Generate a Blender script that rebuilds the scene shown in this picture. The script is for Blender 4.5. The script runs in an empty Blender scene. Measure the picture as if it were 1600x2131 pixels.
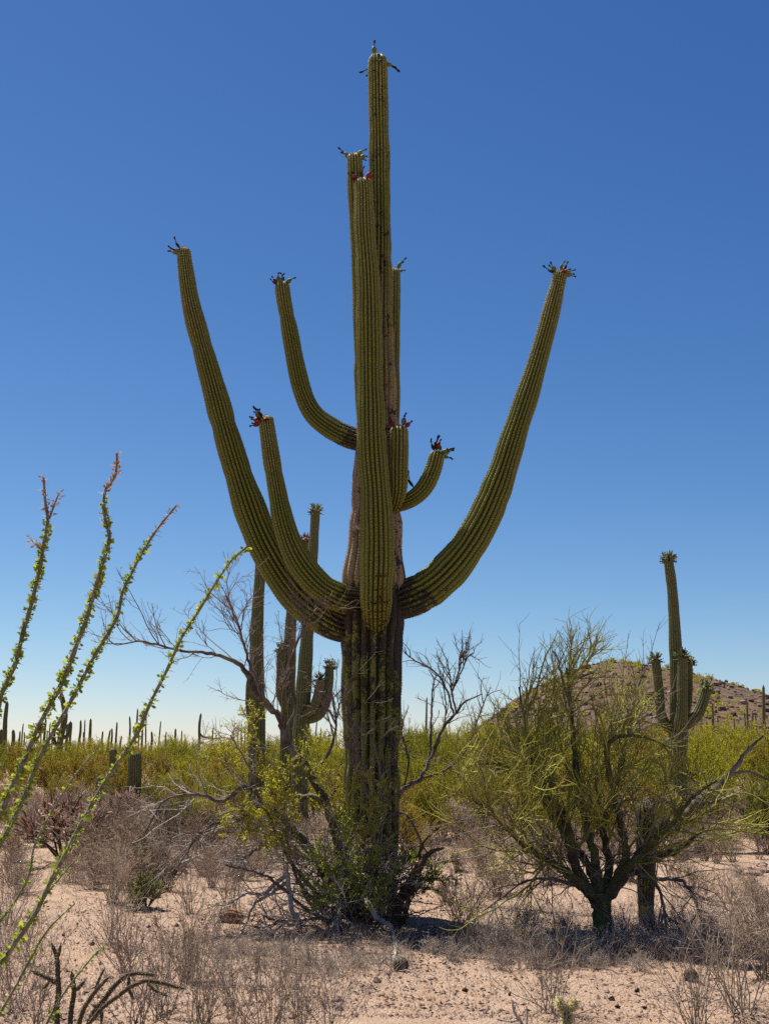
import bpy, math, random
import numpy as np
from mathutils import Vector

rng = np.random.default_rng(7)
random.seed(7)
scene = bpy.context.scene
C = scene.collection

# ------------------------------------------------------------------ camera
F, CX, CY, HOR, H = 2572.0, 800.0, 1065.5, 1565.0, 1.60   # focal length in photo pixels, centre, horizon row, eye height
TH = math.atan((HOR - CY) / F)
cam = bpy.data.cameras.new('camera'); camo = bpy.data.objects.new('camera', cam); C.objects.link(camo)
camo.location = (0, 0, H); camo.rotation_euler = (math.pi/2 + TH, 0, 0)
cam.sensor_fit = 'VERTICAL'; cam.sensor_height = 36.0; cam.sensor_width = 36.0
cam.lens = 36.0 * F / 2131.0
cam.clip_start = 0.05; cam.clip_end = 20000
scene.camera = camo

# ------------------------------------------------------------------ world and sun
SUN_EL = math.radians(62); SUN_AZ = math.radians(-49)      # azimuth from +Y towards +X
w = bpy.data.worlds.new('World'); scene.world = w; w.use_nodes = True
wn = w.node_tree; wn.nodes.clear()
sky = wn.nodes.new('ShaderNodeTexSky'); sky.sky_type = 'NISHITA'; sky.sun_disc = False
sky.sun_elevation = SUN_EL; sky.sun_rotation = SUN_AZ
sky.altitude = 700; sky.air_density = 0.85; sky.dust_density = 0.3; sky.ozone_density = 1.0
bg = wn.nodes.new('ShaderNodeBackground'); bg.inputs['Strength'].default_value = 0.10
wo = wn.nodes.new('ShaderNodeOutputWorld')
# deep polarised desert blue: one curve per channel, the same over the whole sky
sp_ = wn.nodes.new('ShaderNodeSeparateColor'); cb_ = wn.nodes.new('ShaderNodeCombineColor'); wn.links.new(sky.outputs[0], sp_.inputs[0])
for ch_, (g_, k_) in enumerate(((1.54, .186), (1.24, .322), (0.94, .640))):
    pw_ = wn.nodes.new('ShaderNodeMath'); pw_.operation = 'POWER'; pw_.inputs[1].default_value = g_; wn.links.new(sp_.outputs[ch_], pw_.inputs[0])
    ml_ = wn.nodes.new('ShaderNodeMath'); ml_.operation = 'MULTIPLY'; ml_.inputs[1].default_value = k_; wn.links.new(pw_.outputs[0], ml_.inputs[0]); wn.links.new(ml_.outputs[0], cb_.inputs[ch_])
wn.links.new(cb_.outputs[0], bg.inputs['Color']); wn.links.new(bg.outputs[0], wo.inputs['Surface'])
sl = bpy.data.lights.new('sun', 'SUN'); sl.energy = 4.9; sl.angle = math.radians(0.53); sl.color = (1.0, 0.95, 0.86)
so = bpy.data.objects.new('sun', sl); C.objects.link(so)
sd = Vector((math.sin(SUN_AZ)*math.cos(SUN_EL), math.cos(SUN_AZ)*math.cos(SUN_EL), math.sin(SUN_EL)))
so.rotation_euler = (-sd).to_track_quat('-Z', 'Y').to_euler(); so.location = (-20, 20, 40)
vs = scene.view_settings
vs.view_transform = 'Standard'; vs.look = 'None'; vs.exposure = 0.9; vs.gamma = 1.0; vs.use_curve_mapping = False
cy = scene.cycles
cy.use_denoising = False; cy.max_bounces = 5; cy.diffuse_bounces = 3; cy.glossy_bounces = 2
cy.transmission_bounces = 2; cy.transparent_max_bounces = 4
cy.caustics_reflective = False; cy.caustics_refractive = False

# ------------------------------------------------------------------ geometry helpers
def P(px, py, Y):
    """photo pixel + depth along +Y -> point in the place, and metres per pixel there"""
    r, u = px - CX, -(py - CY)
    y = F*math.cos(TH) - u*math.sin(TH); z = F*math.sin(TH) + u*math.cos(TH)
    k = Y / y
    return np.array([r*k, Y, H + z*k]), k
def gz(x, y):
    x = np.asarray(x, float); y = np.asarray(y, float)
    return (0.030*np.sin(.9*x+.3*y) + 0.028*np.sin(.37*x-.8*y+1) + 0.014*np.sin(2.3*x+1.9*y)
            + 0.010*np.sin(3.9*x-2.7*y+2) + 0.006*np.sin(7.1*x+5.3*y))
def G(px, py):
    """photo pixel -> point on the ground"""
    u = -(py - CY)
    y = F*math.cos(TH) - u*math.sin(TH); z = F*math.sin(TH) + u*math.cos(TH)
    k = H / -z
    return np.array([(px-CX)*k, y*k, 0.0])
def ground(x, y, dz=0.0): return np.array([x, y, float(gz(x, y)) + dz])
def nrm(a): return a / np.maximum(np.linalg.norm(a, axis=-1, keepdims=True), 1e-9)

class MB:
    """collects geometry for ONE mesh object; per-vertex floats a, b, c, d"""
    def __init__(s): s.v=[]; s.q=[]; s.t=[]; s.at=[]; s.qm=[]; s.tm=[]; s.n=0
    def add(s, v, q=None, t=None, at=None, m=0):
        v = np.asarray(v, float).reshape(-1, 3); n = len(v)
        A = np.zeros((n, 4))
        if at is not None:
            for i, x in enumerate(at):
                A[:, i] = np.broadcast_to(np.asarray(x, float).reshape(-1) if np.ndim(x) else x, (n,))
        s.v.append(v); s.at.append(A)
        if q is not None and len(q): s.q.append(np.asarray(q)+s.n); s.qm.append(np.full(len(q), m))
        if t is not None and len(t): s.t.append(np.asarray(t)+s.n); s.tm.append(np.full(len(t), m))
        s.n += n
    def tubes(s, Pt, R, n=3, a=None, b=None, m=0):
        """Pt [M,K,3], R [M,K] -> M tapered tubes"""
        Pt = np.asarray(Pt, float); R = np.asarray(R, float)
        if Pt.ndim == 2: Pt = Pt[None]; R = R[None]
        M, K, _ = Pt.shape
        T = nrm(np.gradient(Pt, axis=1))
        mean = np.abs(T).max(axis=1); ref = np.eye(3)[np.argmin(mean, axis=1)]
        U = nrm(ref[:, None] - (T*ref[:, None]).sum(-1, keepdims=True)*T); W = np.cross(T, U)
        ang = np.arange(n)*2*math.pi/n
        V = Pt[:, :, None] + R[:, :, None, None]*(U[:, :, None]*np.cos(ang)[None, None, :, None] + W[:, :, None]*np.sin(ang)[None, None, :, None])
        idx = np.arange(M*K*n).reshape(M, K, n)
        i0 = idx[:, :-1]; i1 = idx[:, 1:]
        q = np.stack([i0, np.roll(i0, -1, 2), np.roll(i1, -1, 2), i1], -1).reshape(-1, 4)
        if a is None: a = rng.random(M)
        A = np.repeat(np.broadcast_to(a, (M,)), K*n)
        tt = np.tile(np.repeat(np.linspace(0, 1, K), n), M) if b is None else np.repeat(np.broadcast_to(b, (M,)), K*n)
        s.add(V.reshape(-1, 3), q=q, at=(A, tt, np.tile(np.tile(np.arange(n)/n, K), M)), m=m)
    def leaves(s, p, d, L, Wd, a=None, m=0, flat=None):
        """rhombic leaves at p [M,3] along d [M,3]"""
        p = np.asarray(p, float); M = len(p)
        if M == 0: return
        d = nrm(np.asarray(d, float)); L = np.broadcast_to(L, (M,))[:, None]; Wd = np.broadcast_to(Wd, (M,))[:, None]
        r = rng.normal(size=(M, 3)); sd_ = nrm(np.cross(d, r)); up = np.cross(sd_, d)
        v = np.stack([p, p + d*L*.45 + sd_*Wd*.5 + up*Wd*.12, p + d*L, p + d*L*.45 - sd_*Wd*.5 + up*Wd*.12], 1)
        if a is None: a = rng.random(M)
        s.add(v.reshape(-1, 3), q=np.arange(M*4).reshape(M, 4), at=(np.repeat(a, 4), np.tile([0, .5, 1, .5], M)), m=m)
    def mesh(s, name, mats, origin=(0, 0, 0), smooth=True):
        me = bpy.data.meshes.new(name)
        v = np.concatenate(s.v) - np.asarray(origin, float); at = np.concatenate(s.at)
        q = np.concatenate(s.q) if s.q else np.zeros((0, 4), int); t = np.concatenate(s.t) if s.t else np.zeros((0, 3), int)
        me.vertices.add(len(v)); me.vertices.foreach_set('co', v.astype(np.float32).ravel())
        nl = len(q)*4 + len(t)*3
        me.loops.add(nl); me.loops.foreach_set('vertex_index', np.concatenate([q.ravel(), t.ravel()]).astype(np.int32))
        npol = len(q)+len(t); me.polygons.add(npol)
        st = np.concatenate([np.arange(len(q))*4, len(q)*4 + np.arange(len(t))*3]).astype(np.int32)
        me.polygons.foreach_set('loop_start', st)
        me.polygons.foreach_set('material_index', np.concatenate([*(s.qm or [np.zeros(0)]), *(s.tm or [np.zeros(0)])]).astype(np.int32))
        me.polygons.foreach_set('use_smooth', np.full(npol, smooth))
        for i, nm in enumerate('abcd'):
            if i == 0 or at[:, i].any():
                A = me.attributes.new('v'+nm, 'FLOAT', 'POINT'); A.data.foreach_set('value', at[:, i].astype(np.float32))
        for m in (mats if isinstance(mats, (list, tuple)) else [mats]): me.materials.append(m)
        me.update(calc_edges=True); me.validate()
        return me

def link(name, data, parent=None, loc=(0, 0, 0)):
    o = bpy.data.objects.new(name, data); C.objects.link(o); o.location = loc
    if parent: o.parent = parent
    return o
def tag(o, label=None, cat=None, group=None, kind=None):
    if label: o['label'] = label
    if cat: o['category'] = cat
    if group: o['group'] = group
    if kind: o['kind'] = kind
    return o
def thing(name, loc, label, cat, group=None): return tag(link(name, None, None, loc), label, cat, group)
def part(name, mb, mats, parent, origin, kind=None, smooth=True):
    o = link(name, mb.mesh(name, mats, origin, smooth), parent)
    if kind: o['kind'] = kind
    return o
def dup(o, loc, rz=0.0, sc=1.0, label=None, group=None, parent=None):
    c = o.copy(); C.objects.link(c); c.parent = parent
    if parent is None:
        c.location = loc; c.rotation_euler = (0, 0, rz); c.scale = (sc,)*3 if np.ndim(sc) == 0 else tuple(sc)
    if label: c['label'] = label
    if group: c['group'] = group
    for ch in o.children: dup(ch, None, parent=c)
    return c

def smooth_path(pts, step):
    """Catmull-Rom through pts [N,D] resampled every step metres (first three columns are the position)"""
    p = np.asarray(pts, float)
    e = np.vstack([2*p[0]-p[1], p, 2*p[-1]-p[-2]]); out = []
    for i in range(1, len(e)-2):
        t = np.linspace(0, 1, 24, endpoint=False)[:, None]
        a, b, c, d = e[i-1], e[i], e[i+1], e[i+2]
        out.append(.5*((2*b)+(-a+c)*t+(2*a-5*b+4*c-d)*t**2+(-a+3*b-3*c+d)*t**3))
    o = np.vstack([*out, p[-1][None]])
    s = np.concatenate([[0], np.cumsum(np.linalg.norm(np.diff(o[:, :3], axis=0), axis=1))])
    n = max(3, int(round(s[-1]/step))+1); ss = np.linspace(0, s[-1], n)
    return np.stack([np.interp(ss, s, o[:, k]) for k in range(o.shape[1])], 1), ss

def traced(pts, Y0, Y1=None, step=.05, jit=.0):
    """photo trace [(px,py,width_px[,dY])] with real depth -> points, radii"""
    Y1 = Y0 if Y1 is None else Y1; rows = []
    n = len(pts)
    for i, p in enumerate(pts):
        Y = Y0 + (Y1-Y0)*i/max(1, n-1) + (p[3] if len(p) > 3 else 0)
        if p[1] > HOR+150: Y = min(Y, G(p[0], p[1]-4)[1]) if i else Y
        q, k = P(p[0], p[1], Y); rows.append([*q, p[2]*k/2])
    o, s = smooth_path(rows, step)
    if jit:
        o[1:, :3] += rng.normal(size=(len(o)-1, 3))*jit*np.minimum(1, o[1:, 3:4]*40)
    return o[:, :3], np.maximum(o[:, 3], .0008)

def spawn(Pt, n, t0, t1, ang, L, K, wig=.12, trop=(0, 0, .05), angsd=.25, lsd=.3, up=0.0, taper=True):
    """children of the branches Pt [M,K0,3]: n each -> [M*n,K,3], parent index, t"""
    M, K0, _ = Pt.shape
    par = np.repeat(np.arange(M), n); t = rng.uniform(t0, t1, M*n)
    x = t*(K0-1); i = np.minimum(x.astype(int), K0-2); fr = (x-i)[:, None]
    p = Pt[par, i]*(1-fr) + Pt[par, i+1]*fr; T = nrm(Pt[par, i+1]-Pt[par, i])
    r = rng.normal(size=(M*n, 3)); r[:, 2] += up
    pr = nrm(r - (r*T).sum(-1, keepdims=True)*T)
    th = rng.normal(ang, angsd, M*n)[:, None]
    d = np.cos(th)*T + np.sin(th)*pr
    Ls = (np.broadcast_to(L, (M,))[par]) * np.exp(rng.normal(0, lsd, M*n))
    if taper: Ls = Ls*(1.15-.6*t)
    out = np.zeros((M*n, K, 3)); out[:, 0] = p; tr = np.asarray(trop, float)
    for k in range(1, K):
        d = nrm(d + rng.normal(size=d.shape)*wig + tr)
        out[:, k] = out[:, k-1] + d*(Ls/(K-1))[:, None]
    return out, par, t
def radii(M, K, r0, r1): return np.linspace(1, 0, K)[None]*(np.broadcast_to(r0, (M,))-np.broadcast_to(r1, (M,)))[:, None] + np.broadcast_to(r1, (M,))[:, None]
def along(Pt, n, t0=0., t1=1.):
    M, K0, _ = Pt.shape
    par = np.repeat(np.arange(M), n); x = rng.uniform(t0, t1, M*n)*(K0-1); i = np.minimum(x.astype(int), K0-2); fr = (x-i)[:, None]
    return Pt[par, i]*(1-fr)+Pt[par, i+1]*fr, nrm(Pt[par, i+1]-Pt[par, i]), par

# ------------------------------------------------------------------ materials
class NT:
    def __init__(s, name):
        s.m = bpy.data.materials.new(name); s.m.use_nodes = True; s.t = s.m.node_tree; s.t.nodes.clear()
        s.out = s.t.nodes.new('ShaderNodeOutputMaterial')
    def n(s, typ, **kw):
        nd = s.t.nodes.new('ShaderNode'+typ)
        for k, v in kw.items():
            if k.startswith('_'): setattr(nd, k[1:], v)
            else:
                key = int(k[1:]) if k[0] == 'i' and k[1:].isdigit() else k.replace('__', ' ')
                s.set(nd.inputs[key], v)
        return nd
    def set(s, inp, v):
        if hasattr(v, 'outputs'): v = v.outputs[0]
        if hasattr(v, 'links'): s.t.links.new(v, inp)
        else:
            if isinstance(v, tuple) and len(v) == 3 and inp.type == 'RGBA': v = (*v, 1)
            inp.default_value = v
    def attr(s, nm): return s.n('Attribute', _attribute_name=nm).outputs['Fac']
    def math(s, op, a, b=0.5, c=0.5): return s.n('Math', _operation=op, i0=a, i1=b, i2=c).outputs[0]
    def ramp(s, fac, stops):
        r = s.n('ValToRGB', Fac=fac); e = r.color_ramp.elements
        while len(e) < len(stops): e.new(.5)
        for x, (p, c) in zip(e, stops):
            x.position = p; x.color = (*c, 1) if np.ndim(c) else (c, c, c, 1)
        return r.outputs[0]
    def mix(s, fac, a, b, mode='MIX'):
        nd = s.n('Mix', _data_type='RGBA', _blend_type=mode)
        s.set(nd.inputs[0], fac); s.set(nd.inputs[6], a); s.set(nd.inputs[7], b); return nd.outputs[2]
    def noise(s, scale, detail=3, vec=None, rough=.55):
        nd = s.n('TexNoise', Scale=scale, Detail=detail, Roughness=rough)
        if vec is not None: s.set(nd.inputs['Vector'], vec)
        return nd.outputs['Fac']
    def obj(s): return s.n('TexCoord').outputs['Object']
    def finish(s, col, rough=.8, bump=None, dist=.01, strength=1., trans=0., spec=.25, tcol=None):
        kw = dict(Base__Color=col, Roughness=rough)
        p = s.n('BsdfPrincipled', **kw); p.inputs['Specular IOR Level'].default_value = spec
        if bump is not None: s.set(p.inputs['Normal'], s.n('Bump', Strength=strength, Distance=dist, Height=bump))
        sh = p.outputs[0]
        if trans:
            tr = s.n('BsdfTranslucent', Color=tcol if tcol is not None else col)
            sh = s.n('MixShader', i0=trans, i1=p, i2=tr).outputs[0]
        s.t.links.new(sh, s.out.inputs['Surface']); return s.m

def leaf_mat(name, stops, trans=.45, objvar=.25):
    n = NT(name); v = n.attr('va'); rnd = n.n('ObjectInfo').outputs['Random']
    x = n.math('ADD', n.math('MULTIPLY', v, 1-objvar), n.math('MULTIPLY', rnd, objvar))
    return n.finish(n.ramp(x, stops), .6, trans=trans, spec=.2)
def twig_mat(name, c0, c1, trans=0):
    n = NT(name); v = n.attr('va'); rnd = n.n('ObjectInfo').outputs['Random']
    x = n.math('ADD', n.math('MULTIPLY', v, .7), n.math('MULTIPLY', rnd, .3))
    return n.finish(n.ramp(x, [(0, c0), (1, c1)]), .85, spec=.15, trans=trans)
def bark_mat(name, c0, c1, c2, scale=40):
    n = NT(name); o = n.obj()
    n1 = n.noise(scale, 4, o); n2 = n.noise(scale*.15, 3, o)
    c = n.mix(n.ramp(n2, [(.4, 0.), (.62, 1.)]), n.ramp(n1, [(.3, c0), (.7, c1)]), c2)
    st = n.n('Mapping', Vector=o); st.inputs['Scale'].default_value = (1, 1, .25)
    return n.finish(c, .9, bump=n.noise(scale*1.5, 4, st), dist=.012, spec=.15)

def cactus_mat(name, crest, side, groove, cork0, cork1, tan):
    """va rib height, vb metres along the stem, vc cork, vd old tan skin"""
    n = NT(name); o = n.obj()
    rib, cork, tn, ln = n.attr('va'), n.attr('vc'), n.attr('vd'), n.attr('vb')
    n1 = n.noise(3.0, 4, o); n2 = n.noise(26, 5, o, .7); n3 = n.noise(90, 3, o)
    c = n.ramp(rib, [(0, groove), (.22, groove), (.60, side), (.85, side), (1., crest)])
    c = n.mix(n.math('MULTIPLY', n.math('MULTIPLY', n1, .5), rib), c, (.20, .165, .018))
    c = n.mix(n.ramp(n3, [(.35, .28), (.65, 0.)]), c, (.02, .025, .008))
    tcol = n.ramp(n2, [(.28, cork1), (.45, tan), (.8, tan)])
    c = n.mix(n.math('MULTIPLY', tn, n.ramp(n.math('ADD', n.math('MULTIPLY', rib, .5), n.math('MULTIPLY', n2, .8)), [(.45, 0.), (.8, 1.)])), c, tcol)
    n4 = n.noise(6.5, 5, o, .7)
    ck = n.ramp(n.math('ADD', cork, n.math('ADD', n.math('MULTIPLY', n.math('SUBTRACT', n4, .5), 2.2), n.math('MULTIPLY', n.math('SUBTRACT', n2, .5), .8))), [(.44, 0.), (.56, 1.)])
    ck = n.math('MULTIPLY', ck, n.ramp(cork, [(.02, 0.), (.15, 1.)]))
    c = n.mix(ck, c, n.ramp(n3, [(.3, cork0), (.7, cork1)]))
    hb = n.math('ADD', n.math('MULTIPLY', n2, .6), n.math('MULTIPLY', ck, -.5))
    return n.finish(c, .55, bump=hb, dist=.012, spec=.3)

M = {}
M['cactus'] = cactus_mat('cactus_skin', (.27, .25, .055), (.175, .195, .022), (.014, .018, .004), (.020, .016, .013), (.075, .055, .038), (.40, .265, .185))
M['cactus_backlit'] = cactus_mat('cactus_skin_backlit', (.085, .075, .045), (.05, .055, .022), (.016, .018, .008), (.03, .024, .02), (.06, .045, .035), (.12, .09, .07))  # darker skin for far saguaros: their backlit shade put into the colour
M['cactus_far'] = cactus_mat('cactus_skin_grey', (.15, .155, .055), (.080, .110, .024), (.016, .024, .007), (.045, .035, .03), (.11, .085, .06), (.25, .18, .12))
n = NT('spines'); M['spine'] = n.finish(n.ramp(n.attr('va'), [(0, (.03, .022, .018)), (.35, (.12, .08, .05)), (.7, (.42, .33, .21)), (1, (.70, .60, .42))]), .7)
M['fruit_green'] = leaf_mat('fruit_green', [(0, (.07, .11, .02)), (1, (.17, .20, .05))], .1, .6)
M['bud'] = leaf_mat('bud', [(0, (.08, .10, .03)), (1, (.34, .35, .16))], .1, .1)
M['fruit_red'] = leaf_mat('fruit_red', [(0, (.10, .010, .010)), (1, (.30, .025, .022))], .1, .6)
M['fruit_tip'] = twig_mat('dried_flower', (.012, .010, .008), (.04, .025, .018))
M['ocotillo_bark'] = bark_mat('ocotillo_bark', (.07, .06, .045), (.34, .31, .23), (.19, .19, .08), 60)
M['ocotillo_leaf'] = leaf_mat('ocotillo_leaf', [(0, (.14, .21, .02)), (.6, (.30, .36, .035)), (1, (.52, .52, .06))], .5)
M['ocotillo_flower'] = leaf_mat('ocotillo_flower', [(0, (.20, .08, .045)), (.5, (.38, .19, .11)), (1, (.50, .36, .25))], .35)
M['thorn'] = twig_mat('thorn', (.20, .17, .12), (.55, .50, .42))
M['grey_bark'] = bark_mat('grey_bark', (.035, .026, .020), (.13, .10, .08), (.20, .17, .145), 55)
M['dark_bark'] = bark_mat('dark_bark', (.03, .023, .018), (.10, .08, .065), (.14, .115, .095), 55)
M['brown_bark'] = bark_mat('brown_bark', (.045, .028, .018), (.15, .095, .060), (.10, .065, .045), 55)
M['pv_bark'] = bark_mat('palo_verde_bark', (.05, .055, .018), (.15, .16, .045), (.06, .05, .035), 35)
M['grey_twig'] = twig_mat('grey_twig', (.08, .062, .05), (.40, .34, .29))
M['pale_twig'] = twig_mat('pale_twig', (.07, .055, .045), (.60, .52, .45))
M['dark_twig'] = twig_mat('dark_twig', (.03, .023, .018), (.27, .22, .18))
M['purple_twig'] = twig_mat('purple_twig', (.10, .07, .055), (.36, .27, .22))
M['pv_twig'] = twig_mat('palo_verde_twig', (.055, .060, .015), (.54, .51, .11), .15)
M['pv_leaf'] = leaf_mat('palo_verde_leaf', [(0, (.10, .12, .015)), (1, (.32, .32, .05))], .4)
M['green_leaf'] = leaf_mat('bright_leaf', [(0, (.16, .24, .012)), (.6, (.34, .40, .02)), (1, (.56, .53, .03))], .65)
M['yellow_leaf'] = leaf_mat('yellow_leaf', [(0, (.24, .25, .015)), (1, (.60, .53, .03))], .65)
M['creosote'] = leaf_mat('creosote_leaf', [(0, (.13, .155, .012)), (.5, (.33, .32, .024)), (1, (.56, .50, .04))], .55, .6)
M['shrub_green'] = leaf_mat('shrub_green', [(0, (.13, .13, .03)), (.6, (.26, .23, .06)), (1, (.42, .34, .13))], .3)
M['creosote_orange'] = leaf_mat('creosote_orange', [(0, (.14, .12, .015)), (.5, (.34, .25, .035)), (1, (.50, .36, .06))], .55, .5)
M['bush_stem'] = twig_mat('bush_stem', (.03, .024, .018), (.11, .085, .06))
M['dry_leaf'] = leaf_mat('dry_leaf', [(0, (.20, .11, .06)), (.6, (.40, .25, .15)), (1, (.60, .43, .29))], .25)
M['dry_twig'] = twig_mat('dry_twig', (.09, .068, .05), (.46, .36, .27))
M['grass'] = leaf_mat('dry_grass', [(0, (.30, .24, .19)), (.6, (.52, .44, .36)), (1, (.68, .59, .50))], .3)
M['cholla_pink'] = twig_mat('cholla_joint', (.26, .15, .11), (.66, .46, .36))
M['cholla_dark'] = bark_mat('cholla_skin', (.035, .024, .016), (.15, .105, .065), (.09, .07, .035), 70)
M['cholla_yellow'] = twig_mat('cholla_spines', (.55, .48, .20), (.85, .78, .48))
M['cholla_olive'] = twig_mat('cholla_olive', (.10, .10, .03), (.34, .32, .12))
M['fallen'] = bark_mat('fallen_wood', (.20, .165, .14), (.58, .52, .46), (.44, .37, .31), 50)
n = NT('stone'); n1 = n.noise(9, 5, n.obj()); rr = n.n('ObjectInfo').outputs['Random']
M['stone'] = n.finish(n.mix(n.attr('va'), n.ramp(n1, [(.3, (.20, .13, .10)), (.7, (.40, .27, .20))]), n.ramp(n1, [(.3, (.10, .07, .06)), (.7, (.30, .22, .18))])), .9, bump=n.noise(60, 4, n.obj()), dist=.01)
n = NT('hill_stone'); M['hill_stone'] = n.finish(n.ramp(n.attr('va'), [(.5, (.05, .036, .032)), (1, (.22, .14, .105))]), .9)
M['debris'] = leaf_mat('debris', [(0, (.03, .02, .015)), (.55, (.11, .06, .04)), (1, (.25, .16, .11))], .1)
M['husk'] = leaf_mat('husk', [(0, (.02, .012, .010)), (.7, (.06, .02, .015)), (1, (.18, .03, .025))], .1, .8)

# ground: pinkish granite sand
n = NT('desert_sand'); o = n.obj()
nb = n.noise(.55, 4, o); nm = n.noise(5, 5, o, .65); nf = n.noise(70, 4, o, .7)
vor = n.n('TexVoronoi', Scale=42.0); n.set(vor.inputs['Vector'], o)
vor2 = n.n('TexVoronoi', Scale=110.0); n.set(vor2.inputs['Vector'], o)
c = n.ramp(nm, [(.28, (.31, .20, .135)), (.5, (.44, .305, .215)), (.75, (.52, .39, .29))])
c = n.mix(n.ramp(nb, [(.45, 0.), (.7, .55)]), c, (.50, .32, .20))
c = n.mix(n.ramp(nf, [(.36, .65), (.52, 0.)]), c, (.20, .12, .085))
pc = n.mix(n.n('SeparateColor', Color=vor.outputs['Color']).outputs[0], (.60, .48, .39), (.30, .20, .15))
c = n.mix(n.ramp(vor.outputs['Distance'], [(.12, .75), (.3, 0.)]), c, pc)
hb = n.math('ADD', n.math('MULTIPLY', nf, .8), n.math('ADD', n.math('MULTIPLY', vor.outputs['Distance'], -.7), n.math('MULTIPLY', vor2.outputs['Distance'], -.3)))
M['sand'] = n.finish(c, .95, bump=hb, dist=.03, strength=.9, spec=.1)
# hill: rusty slope with dark rock
n = NT('hill_rock'); o = n.obj()
n1 = n.noise(.06, 5, o, .6); n2 = n.noise(.6, 6, o, .7)
c = n.ramp(n2, [(.3, (.060, .036, .025)), (.5, (.145, .090, .055)), (.7, (.225, .15, .095))])
c = n.mix(n.ramp(n1, [(.45, 0.), (.62, .8)]), c, n.ramp(n2, [(.35, (.05, .038, .034)), (.7, (.19, .125, .095))]))
c = n.mix(n.ramp(n.noise(.25, 4, o), [(.56, 0.), (.68, .6)]), c, (.16, .15, .05))
M['hill'] = n.finish(c, .95, bump=n2, dist=1.2, spec=.1)

# ------------------------------------------------------------------ ground
def graded(lo, hi, step, far, g=1.22):
    a = list(np.arange(lo, hi+1e-6, step)); s = step; x = hi
    while x < far: s *= g; x += s; a.append(x)
    s = step; x = lo; b = []
    while x > -far: s *= g; x -= s; b.append(x)
    return np.array(b[::-1]+a)
xs = graded(-6, 6, .07, 6000); ys = graded(6.5, 18, .07, 6000)
X, Yg = np.meshgrid(xs, ys)
rn = rng.normal(size=X.shape)
rn = (rn + np.roll(rn, 1, 0) + np.roll(rn, 1, 1) + np.roll(rn, (1, 1), (0, 1)))/2
Z = gz(X, Yg) + rn*.0045*((np.abs(X) < 6) & (Yg > 6.5) & (Yg < 18))
mb = MB(); ny, nx = X.shape; I = np.arange(nx*ny).reshape(ny, nx)
mb.add(np.stack([X, Yg, Z], -1), q=np.stack([I[:-1, :-1], I[:-1, 1:], I[1:, 1:], I[1:, :-1]], -1).reshape(-1, 4), at=(0,))
tag(link('ground', mb.mesh('ground', M['sand'])), 'pinkish granite sand of the desert floor', kind='structure')

# ------------------------------------------------------------------ hill
YH = 300.0
sil = [(820, 1590), (900, 1560), (960, 1532), (1000, 1502), (1030, 1480), (1080, 1443), (1130, 1418), (1180, 1398), (1222, 1382), (1265, 1377),
       (1310, 1384), (1360, 1391), (1400, 1399), (1460, 1416), (1510, 1436), (1550, 1456), (1600, 1470), (1680, 1498), (1780, 1545), (1860, 1590)]
sx = [P(a, b, YH)[0][0] for a, b in sil]; sz = [P(a, b, YH)[0][2] for a, b in sil]
hx = np.linspace(sx[0]-6, sx[-1]+6, 260); hy = np.linspace(205, 420, 200)
HX, HY = np.meshgrid(hx, hy)
def fbm(x, y, s, oct=5, seed=0):
    r = np.random.default_rng(seed); z = 0
    for i in range(oct):
        for _ in range(3):
            a = r.uniform(0, 6.28); k = s*2**i
            z = z + np.sin((x*math.cos(a)+y*math.sin(a))*k + r.uniform(0, 6.28))/(2**i)/3
    return z
def hill_h(x, y):
    base = np.interp(x, sx, sz, left=-3, right=-3)
    f = np.where(y < YH, np.cos(np.clip((YH-y)/95, 0, 1)*math.pi/2)**1.1, np.cos(np.clip((y-YH)/120, 0, 1)*math.pi/2)**1.2)
    return base*f + (fbm(x, y, .12, 6, 3)*.5-.9*np.abs(fbm(x, y*.25, .10, 3, 8)))*np.clip(base/6, 0, 1)*f**.5 - (1-f)*1.5
mb = MB(); ny, nx = HX.shape; I = np.arange(nx*ny).reshape(ny, nx)
mb.add(np.stack([HX, HY, hill_h(HX, HY)], -1), q=np.stack([I[:-1, :-1], I[:-1, 1:], I[1:, 1:], I[1:, :-1]], -1).reshape(-1, 4), at=(0,))
hill = tag(link('hill', mb.mesh('hill', M['hill'])), 'rusty brown rocky hill on the right horizon', kind='structure')
def rock_verts(r, k=1.0):
    t = np.array([[0, 0, 1], [.9, 0, .45], [.28, .86, .45], [-.72, .53, .45], [-.72, -.53, .45], [.28, -.86, .45],
                  [.72, .53, -.45], [-.28, .86, -.45], [-.9, 0, -.45], [-.28, -.86, -.45], [.72, -.53, -.45], [0, 0, -1]])
    return t*(1+r.uniform(-.3, .3, (12, 1)))*k
ICO = [(0,1,2),(0,2,3),(0,3,4),(0,4,5),(0,5,1),(1,6,2),(2,7,3),(3,8,4),(4,9,5),(5,10,1),(6,7,2),(7,8,3),(8,9,4),(9,10,5),(10,6,1),(11,7,6),(11,8,7),(11,9,8),(11,10,9),(11,6,10)]
mb = MB()
for i in range(2600):
    x = rng.uniform(sx[2], sx[-2]); y = rng.uniform(225, 302)
    if rng.random() > .25 + .9*(fbm(np.array(x), np.array(y), .09, 2, 11) > .15): continue
    s = np.exp(rng.normal(-1.05, .5))
    mb.add(rock_verts(rng)*s*np.array([1, 1, .8]) + np.array([x, y, float(hill_h(x, y))+s*.2]), t=ICO, at=(rng.uniform(.5, 1),))
tag(part('hill_rocks', mb, M['hill_stone'], None, (0, 0, 0), 'stuff', False), 'dark boulders strewn over the rocky hill')
mb = MB()
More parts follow.
